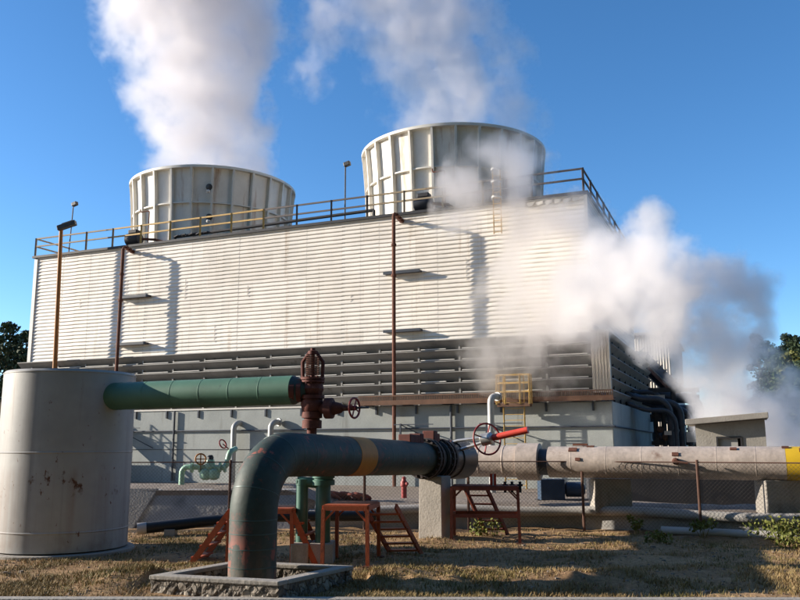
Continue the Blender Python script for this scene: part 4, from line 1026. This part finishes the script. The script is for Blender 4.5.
fence([(-14.6, 23.6), (-11.6, 23.5), (-8.5, 23.45), (-4.75, 23.4), (-1.0, 23.3), (.75, 23.25)], 'chain link fence before the lined wall, left of the concrete pillar')
fence([(1.85, 23.05), (4.87, 22.55), (7.48, 21.15), (11.0, 19.3), (14, 17.7)], 'chain link fence before the pinkish pipe, right of the concrete pillar')

# ================================================================== VEGETATION
def leaf_cloud(mb, c, rad, n, size, rg, flat=.75):
    for _ in range(n):
        while True:
            p = Vector((rg.uniform(-1, 1), rg.uniform(-1, 1), rg.uniform(-1, 1)))
            if .25 < p.length < 1: break
        p = Vector((p.x*rad, p.y*rad, p.z*rad*flat))+c
        a = Vector((rg.gauss(0, 1), rg.gauss(0, 1), rg.gauss(0, 1))).normalized(); b = a.orthogonal().normalized(); b = Matrix.Rotation(rg.uniform(0, 6.28), 3, a) @ b; cc = a.cross(b)
        s = size*rg.uniform(.6, 1.3)
        mb.add([p-b*s, p+cc*s*.5, p+b*s, p-cc*s*.5], [[0, 1, 2, 3]])
def tree(x, y, z0, h, spread, label, leaf, seed, group='trees behind the plant', clumps=22, lsize=.4, per=120, bare=.35):
    rg = random.Random(seed); b = Vector((x, y, z0)); o = thing('tree', b, label, 'tree', group)
    top = b+Vector((rg.uniform(-.4, .4), rg.uniform(-.4, .4), h*.93))
    mb = MB(); mb.tube([b-ZZ*.3, b.lerp(top, .4)+Vector((rg.uniform(-.2, .2), 0, 0)), b.lerp(top, .75), top], [h*.022, h*.016, h*.009, .03], 8)
    cl = []
    for k in range(clumps):
        f = bare+(1-bare)*(k+.5)/clumps; a = k*2.4+rg.uniform(-.4, .4); r = spread*(math.sin(PI*min(1, (f-bare)/(1-bare)*.85+.12))**.7)*rg.uniform(.35, 1.0)
        p = b.lerp(top, f); q = p+Vector((math.cos(a)*r, math.sin(a)*r, rg.uniform(-.02, .05)*h)); cl.append(q)
        mb.tube([p-ZZ*h*.05, p.lerp(q, .6)+ZZ*.1, q], [h*.006, h*.004, .02], 5)
    mb.build('trunk', M['bark'], o)
    mb = MB()
    for q in cl+[top]: leaf_cloud(mb, q, spread*rg.uniform(.32, .52), per, lsize, rg, .75)
    mb.build('crown', leaf, o, smooth=False)
# left pines beside the tower's left end
for i, (px, Y, py, sp, lab) in enumerate(((10, 105, 320, 2.7, 'dark rounded pine standing leftmost beyond the white tank'), (29, 112, 326, 2.2, 'dark pine half hidden by the left edge of the tower'), (-8, 108, 338, 3.0, 'lower dark pine cut by the left picture edge'), (20, 120, 346, 3.2, 'bushy dark pine filling the gap between two taller pines'))):
    p = at(px, py, Y); tree(p.x, p.y, 0, p.z, sp, lab, M['leaf_pine'], 40+i, 'pines left of the tower', clumps=15, lsize=.32, per=120, bare=.45 if i < 2 else .3)
RT_ = [(757, 168, 331, 'dark tree top showing just above the steam at right', 2.6), (787, 160, 331, 'round dark tree top above the yellow pipe end', 3.0), (797, 150, 335, 'dark tree on the right skyline next to the picture edge', 3.2),
       (772, 155, 345, 'mid green tree below the skyline beside the steam', 3.0), (783, 140, 356, 'broad dark green tree in the middle of the right slope', 3.2), (799, 128, 368, 'olive yellow tree at the right picture edge', 3.0),
       (792, 118, 392, 'olive bush tree low on the right slope', 3.0), (778, 118, 398, 'dark bush tree behind the steam by the hut', 3.0), (810, 120, 350, 'dark tree cut by the right picture edge', 3.4), (765, 125, 405, 'low green tree right of the hut roof', 2.6), (798, 100, 415, 'low olive tree just above the yellow pipe end', 2.4), (740, 150, 395, 'dim green tree in the steam behind the hut', 3.0), (767, 158, 340, 'dark leafy tree left of the round tree top on the right skyline', 3.2), (779, 148, 349, 'full dark tree under the round tree top on the right slope', 3.4), (793, 138, 350, 'wide dark green tree between the skyline tree and the olive yellow tree', 3.6)]
def hill_z(x, y):
    r = math.hypot((x-150)/95, (y-215)/60); return 21*(math.cos(PI*r)*.5+.5) if r < 1 else 0
for i, (px, Y, py, lab, sp) in enumerate(RT_):
    p = at(px, py, Y); z0 = min(hill_z(p.x, p.y)*.8, p.z-5); tree(p.x, p.y, z0, p.z-z0, sp, lab, M['leaf_olive'] if 'olive' in lab else (M['leaf_mid'] if 'green' in lab else M['leaf_pine']), 80+i, 'trees on the right slope', clumps=26, lsize=.34, per=120, bare=.12)
# weeds by the fence
def weed(px, py, Y, h, r, n, label, seed, leaf=None):
    rg = random.Random(seed); p = at(px, py, Y); z = gz(p.x, Y); o = thing('weed_bush', (p.x, Y, z), label, 'plant', 'weeds along the fence')
    mb = MB(); st = MB()
    for k in range(max(4, n//40)):
        a = rg.uniform(0, 6.28); q = Vector((p.x+math.cos(a)*r*rg.uniform(.2, 1), Y+math.sin(a)*r*rg.uniform(.2, .8), z+h*rg.uniform(.55, 1)))
        st.tube([Vector((p.x+math.cos(a)*.05, Y, z-.05)), q], [.012, .005], 5); leaf_cloud(mb, q-ZZ*h*.15, max(.1, r*.4), 40, .05, rg, 1.)
    mb.build('leaves', leaf or M['leaf_weed'], o, smooth=False); st.build('stem', M['straw2'], o)
weed(780, 546, 19.6, .55, .6, 360, 'large yellow green bush at the right by the fence', 1)
weed(797, 545, 19.3, .7, .45, 220, 'tall green weed clump at the right picture edge', 2)
weed(704, 546, 20.7, .42, .3, 220, 'small green weed at the foot of the right fence post', 3)
weed(638, 530, 21.6, .45, .28, 160, 'pale green weed climbing the fence in the shade', 4)
weed(492, 541, 21.6, .3, .55, 240, 'low green weed patch under the dark red platform', 5)
weed(662, 552, 19.6, .25, .35, 200, 'dark low weed on the shaded ground', 6)
weed(790, 552, 19.0, .35, .5, 260, 'short green weed before the yellow green bush', 8)
# dry grass cover
def grass(name, m, n, seed, dens):
    rg = random.Random(seed); mb = MB(); k = 0; tries = 0
    while k < n and tries < n*12:
        tries += 1
        Y = 12.1+rg.random()**1.35*10.6; X = rg.uniform(-.56, .56)*Y
        if Y > line_y(X, FENCE, .1): continue
        if (X-tc.x)**2+(Y-tc.y)**2 < (tr+.16)**2: continue
        q = Vector((X, Y, 0))-A0; 
        if -.05 < q.dot(e1) < wd+.05 and -.05 < q.dot(e2) < dp+.05: continue
        if abs(X-(bl.x+br.x)/2) < .47 and abs(Y-16.83) < .4: continue
        if rg.random() > dens(X, Y): continue
        k += 1; z = gz(X, Y)
        for _ in range(4):
            a = rg.uniform(0, 6.28); L = rg.uniform(.03, .085); w = .006+.004*rg.random(); ln = rg.uniform(.3, 1.3)
            bx, by = X+rg.gauss(0, .05), Y+rg.gauss(0, .05); dx, dy = math.cos(a), math.sin(a)
            mb.v += [Vector((bx-dy*w, by+dx*w, z-.01)), Vector((bx+dy*w, by-dx*w, z-.01)), Vector((bx+dx*L*ln, by+dy*L*ln, z+L))]
            i = len(mb.v); mb.f.append([i-3, i-2, i-1])
    o = mb.build(name, m, smooth=False, kind='stuff'); return o
def pebbles(n, seed):
    rg = random.Random(seed); mb = MB()
    for _ in range(n):
        Y = 13+rg.random()**1.2*9.6; X = rg.uniform(-.56, .56)*Y; r = rg.uniform(.012, .04)*(2 if rg.random() < .05 else 1); z = gz(X, Y)
        q = Vector((X, Y, 0))-A0
        if (-.1 < q.dot(e1) < wd+.1 and -.1 < q.dot(e2) < dp+.1) or (X-tc.x)**2+(Y-tc.y)**2 < (tr+.2)**2: continue
        a = rg.uniform(0, 6.28); k = [(math.cos(a+i*PI/2.5)*r*rg.uniform(.7, 1.2), math.sin(a+i*PI/2.5)*r*rg.uniform(.7, 1.2)) for i in range(5)]
        vs = [(X+u, Y+v, z-.01) for u, v in k]+[(X+u*.7, Y+v*.7, z+r*.55) for u, v in k]
        mb.add(vs, [[i, (i+1) % 5, 5+(i+1) % 5, 5+i] for i in range(5)]+[[5, 6, 7, 8, 9]])
    return mb.build('pebbles', M['gravel'], smooth=False, kind='stuff')
tag(pebbles(1500, 21), 'small loose stones strewn over the ground', 'stones')
nz = lambda x, y, s, o: noise.noise(Vector((x*s, y*s*1.3, o)))*.5+.5
o = grass('dry_grass', M['straw'], 13000, 3, lambda x, y: max(.03, min(1, (nz(x, y, .9, 2)-.45)*3.5))*(1 if y < 15.6 else .5)); tag(o, 'dry straw coloured grass over the ground', 'grass')
o = grass('green_grass', M['straw2'], 9000, 4, lambda x, y: max(0, min(1, (nz(x, y, .5, 7)-.42)*3.5))*(1 if y < 15.5 or abs(x+4) < 3 else .35)); tag(o, 'greener grass in tufts along the front mound', 'grass')

# ================================================================== STEAM: real volumes
def ico(c, r, mb):
    bm = bmesh.new(); bmesh.ops.create_icosphere(bm, subdivisions=2, radius=r); bm.verts.ensure_lookup_table()
    mb.add([v.co+Vector(c) for v in bm.verts], [[v.index for v in f.verts] for f in bm.faces]); bm.free()
def steam(name, label, blobs, dens, nscale, ncut, soft, seed, warp=.8, voxel=.9, colour=(.97, .955, .945), group=None, aniso=.72, step=None, lo=.06):
    """blobs: (centre, radius, weight). Density falls from each centre, is torn by fractal noise, and fades at the rim."""
    m = bpy.data.materials.new(name+'_vapour'); m.use_nodes = True; nt = m.node_tree; nt.nodes.clear(); N = nt.nodes.new; L = nt.links.new
    out = N('ShaderNodeOutputMaterial'); pv = N('ShaderNodeVolumePrincipled'); L(pv.outputs[0], out.inputs['Volume'])
    pv.inputs['Color'].default_value = (*colour, 1); pv.inputs['Anisotropy'].default_value = aniso
    tc_ = N('ShaderNodeTexCoord'); P = tc_.outputs['Object']
    wn_ = N('ShaderNodeTexNoise'); wn_.inputs['Scale'].default_value = nscale*.8; wn_.inputs['Detail'].default_value = 1
    off_ = N('ShaderNodeVectorMath'); off_.operation = 'ADD'; off_.inputs[1].default_value = (seed*3.1, seed*1.7, seed*.9); L(P, off_.inputs[0])
    L(off_.outputs[0], wn_.inputs['Vector'])
    w1_ = N('ShaderNodeVectorMath'); w1_.operation = 'MULTIPLY_ADD'; L(wn_.outputs['Color'], w1_.inputs[0]); w1_.inputs[1].default_value = (warp*4,)*3; w1_.inputs[2].default_value = (-warp*2,)*3
    ad = N('ShaderNodeVectorMath'); ad.operation = 'ADD'; L(P, ad.inputs[0]); L(w1_.outputs[0], ad.inputs[1])
    cur = None
    for c, r, w_ in blobs:
        di = N('ShaderNodeVectorMath'); di.operation = 'DISTANCE'; L(ad.outputs[0], di.inputs[0]); di.inputs[1].default_value = c
        ma = N('ShaderNodeMath'); ma.operation = 'MULTIPLY_ADD'; L(di.outputs['Value'], ma.inputs[0]); ma.inputs[1].default_value = -w_/r; ma.inputs[2].default_value = w_
        if cur is None: cur = ma.outputs[0]
        else:
            mx = N('ShaderNodeMath'); mx.operation = 'SMOOTH_MAX'; L(cur, mx.inputs[0]); L(ma.outputs[0], mx.inputs[1]); mx.inputs[2].default_value = .18; cur = mx.outputs[0]
    n_ = N('ShaderNodeTexNoise'); n_.inputs['Scale'].default_value = nscale*2.2; n_.inputs['Detail'].default_value = 4; n_.inputs['Roughness'].default_value = .64
    L(off_.outputs[0], n_.inputs['Vector'])
    nm = N('ShaderNodeMath'); nm.operation = 'MULTIPLY_ADD'; L(n_.outputs['Fac'], nm.inputs[0]); nm.inputs[1].default_value = ncut; nm.inputs[2].default_value = -.5*ncut
    sm = N('ShaderNodeMath'); sm.operation = 'ADD'; L(cur, sm.inputs[0]); L(nm.outputs[0], sm.inputs[1])
    mr = N('ShaderNodeMapRange'); mr.interpolation_type = 'SMOOTHSTEP'; L(sm.outputs[0], mr.inputs['Value']); mr.inputs['From Min'].default_value = lo; mr.inputs['From Max'].default_value = lo+soft; mr.inputs['To Max'].default_value = dens
    bi = N('ShaderNodeMapRange'); bi.interpolation_type = 'SMOOTHSTEP'; L(n_.outputs['Fac'], bi.inputs['Value']); bi.inputs['From Min'].default_value = .40; bi.inputs['From Max'].default_value = .60; bi.inputs['To Min'].default_value = .22; bi.inputs['To Max'].default_value = 1.45
    dm = N('ShaderNodeMath'); dm.operation = 'MULTIPLY'; L(mr.outputs[0], dm.inputs[0]); L(bi.outputs[0], dm.inputs[1]); L(dm.outputs[0], pv.inputs['Density'])
    mb = MB()
    for c, r, w_ in blobs: ico(c, r*1.0+warp*.5, mb)
    o = mb.build(name, m, smooth=False)
    rm = o.modifiers.new('union', 'REMESH'); rm.mode = 'VOXEL'; rm.voxel_size = voxel
    bpy.context.view_layer.update()
    me = bpy.data.meshes.new_from_object(o.evaluated_get(bpy.context.evaluated_depsgraph_get())); o.modifiers.clear(); o.data = me
    me.materials.clear(); me.materials.append(m)
    if step: m.cycles.volume_step_rate = step
    tag(o, label, 'steam', group); return o
def PB(px, py, rpx, Y, w_=1.):
    c = at(px, py, Y); zc = (RC @ (c-EYEP)).z; return (c, rpx*zc/FOC, w_)
YL_, YR_ = FW(-31.2, 9, 0).y, FW(-11.35, 9, 0).y
steam('steam_plume', 'broad white steam plume rising from the left fan stack', [PB(214, 172, 62, YL_), PB(206, 140, 72, YL_), PB(202, 100, 78, YL_), PB(197, 55, 86, YL_), PB(188, 8, 100, YL_), PB(178, -45, 112, YL_), PB(128, 12, 40, YL_, .6), PB(252, 30, 48, YL_, .6)],
      .50, .17, 1.35, .5, 3, 1.3, 1.2, group='steam plumes over the fan stacks', colour=(.86, .85, .865))
steam('steam_plume', 'greyer drifting steam plume rising from the right fan stack', [PB(457, 142, 68, YR_), PB(453, 108, 78, YR_), PB(442, 70, 80, YR_), PB(425, 28, 82, YR_), PB(405, -15, 90, YR_), PB(392, -60, 98, YR_), PB(322, 22, 40, YR_, .6), PB(312, 68, 30, YR_, .55), PB(490, 60, 44, YR_, .55), PB(515, 115, 40, YR_, .6), PB(412, 122, 40, YR_, .7), PB(400, 85, 40, YR_, .6)],
      .40, .20, 1.3, .55, 8, 1.3, 1.1, group='steam plumes over the fan stacks', colour=(.91, .90, .915))
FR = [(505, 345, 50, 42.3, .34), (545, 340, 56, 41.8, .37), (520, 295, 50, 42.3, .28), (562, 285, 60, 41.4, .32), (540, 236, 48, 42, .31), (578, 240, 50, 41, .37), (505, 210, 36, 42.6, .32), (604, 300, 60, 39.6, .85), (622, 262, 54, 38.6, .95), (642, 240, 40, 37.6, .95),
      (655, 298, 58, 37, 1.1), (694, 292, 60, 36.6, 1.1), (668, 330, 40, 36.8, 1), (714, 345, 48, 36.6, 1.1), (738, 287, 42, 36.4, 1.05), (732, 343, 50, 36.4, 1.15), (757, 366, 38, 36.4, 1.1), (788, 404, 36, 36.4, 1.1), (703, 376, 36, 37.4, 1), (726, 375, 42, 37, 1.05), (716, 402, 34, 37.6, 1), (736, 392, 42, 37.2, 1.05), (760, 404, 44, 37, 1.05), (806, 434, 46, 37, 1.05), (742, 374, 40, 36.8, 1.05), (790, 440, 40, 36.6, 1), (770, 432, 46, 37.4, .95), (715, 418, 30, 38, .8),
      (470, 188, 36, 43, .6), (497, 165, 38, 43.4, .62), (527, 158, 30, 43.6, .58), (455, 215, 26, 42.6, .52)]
VEIL = [q for q in FR if q[4] < .7]; CLOUD = [q for q in FR if q[4] >= .7]  # one steam split in two, scatter and tint differing to even out sunlit brightness
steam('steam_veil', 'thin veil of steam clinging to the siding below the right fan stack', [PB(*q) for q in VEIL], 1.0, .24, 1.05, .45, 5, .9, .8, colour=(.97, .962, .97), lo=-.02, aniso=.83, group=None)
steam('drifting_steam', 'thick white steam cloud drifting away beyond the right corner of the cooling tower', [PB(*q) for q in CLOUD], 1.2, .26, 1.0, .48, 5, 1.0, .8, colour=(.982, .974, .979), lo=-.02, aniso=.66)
# ================================================================== LIGHT, SKY, CAMERA
SUN_AZ, SUN_EL = math.radians(172.5), math.radians(16.8)
sd = Vector((math.cos(SUN_AZ)*math.cos(SUN_EL), math.sin(SUN_AZ)*math.cos(SUN_EL), math.sin(SUN_EL)))
l = bpy.data.lights.new('sun', 'SUN'); l.energy = 5.0; l.angle = math.radians(.5); l.color = (1, .90, .76)
so = bpy.data.objects.new('sun', l); C.objects.link(so); so.rotation_euler = (-sd).to_track_quat('-Z', 'Y').to_euler()
w = bpy.data.worlds.new('World'); S.world = w; w.use_nodes = True; nt = w.node_tree
sk = nt.nodes.new('ShaderNodeTexSky'); sk.sky_type = 'NISHITA'; sk.sun_disc = False; sk.sun_elevation = SUN_EL
sk.sun_rotation = math.radians(90-172.5) % (2*PI); sk.altitude = 2500; sk.air_density = 1.0; sk.dust_density = 1.6; sk.ozone_density = 2.5
bg = nt.nodes['Background']; hs = nt.nodes.new('ShaderNodeHueSaturation'); hs.inputs['Saturation'].default_value = 1.2; nt.links.new(sk.outputs[0], hs.inputs['Color']); nt.links.new(hs.outputs[0], bg.inputs[0]); bg.inputs[1].default_value = .12
cam = bpy.data.cameras.new('camera'); co = bpy.data.objects.new('camera', cam); C.objects.link(co); S.camera = co
r_, d__, f_ = RT @ Vector((1, 0, 0)), RT @ Vector((0, 1, 0)), RT @ Vector((0, 0, 1))
m4 = Matrix.Identity(4)
for i in range(3): m4[i][0] = r_[i]; m4[i][1] = -d__[i]; m4[i][2] = -f_[i]; m4[i][3] = EYEP[i]
co.matrix_world = m4; cam.sensor_width = 36; cam.lens = FOC/800*36; cam.clip_end = 6000; cam.clip_start = .05
S.view_settings.view_transform = 'Standard'; S.view_settings.look = 'None'; S.view_settings.exposure = 1.0; S.view_settings.gamma = 1
S.render.engine = 'CYCLES'; S.cycles.use_denoising = True
S.cycles.volume_bounces = 7; S.cycles.volume_step_rate = .42; S.cycles.volume_max_steps = 256; S.cycles.max_bounces = 9; S.cycles.diffuse_bounces = 3; S.cycles.glossy_bounces = 2
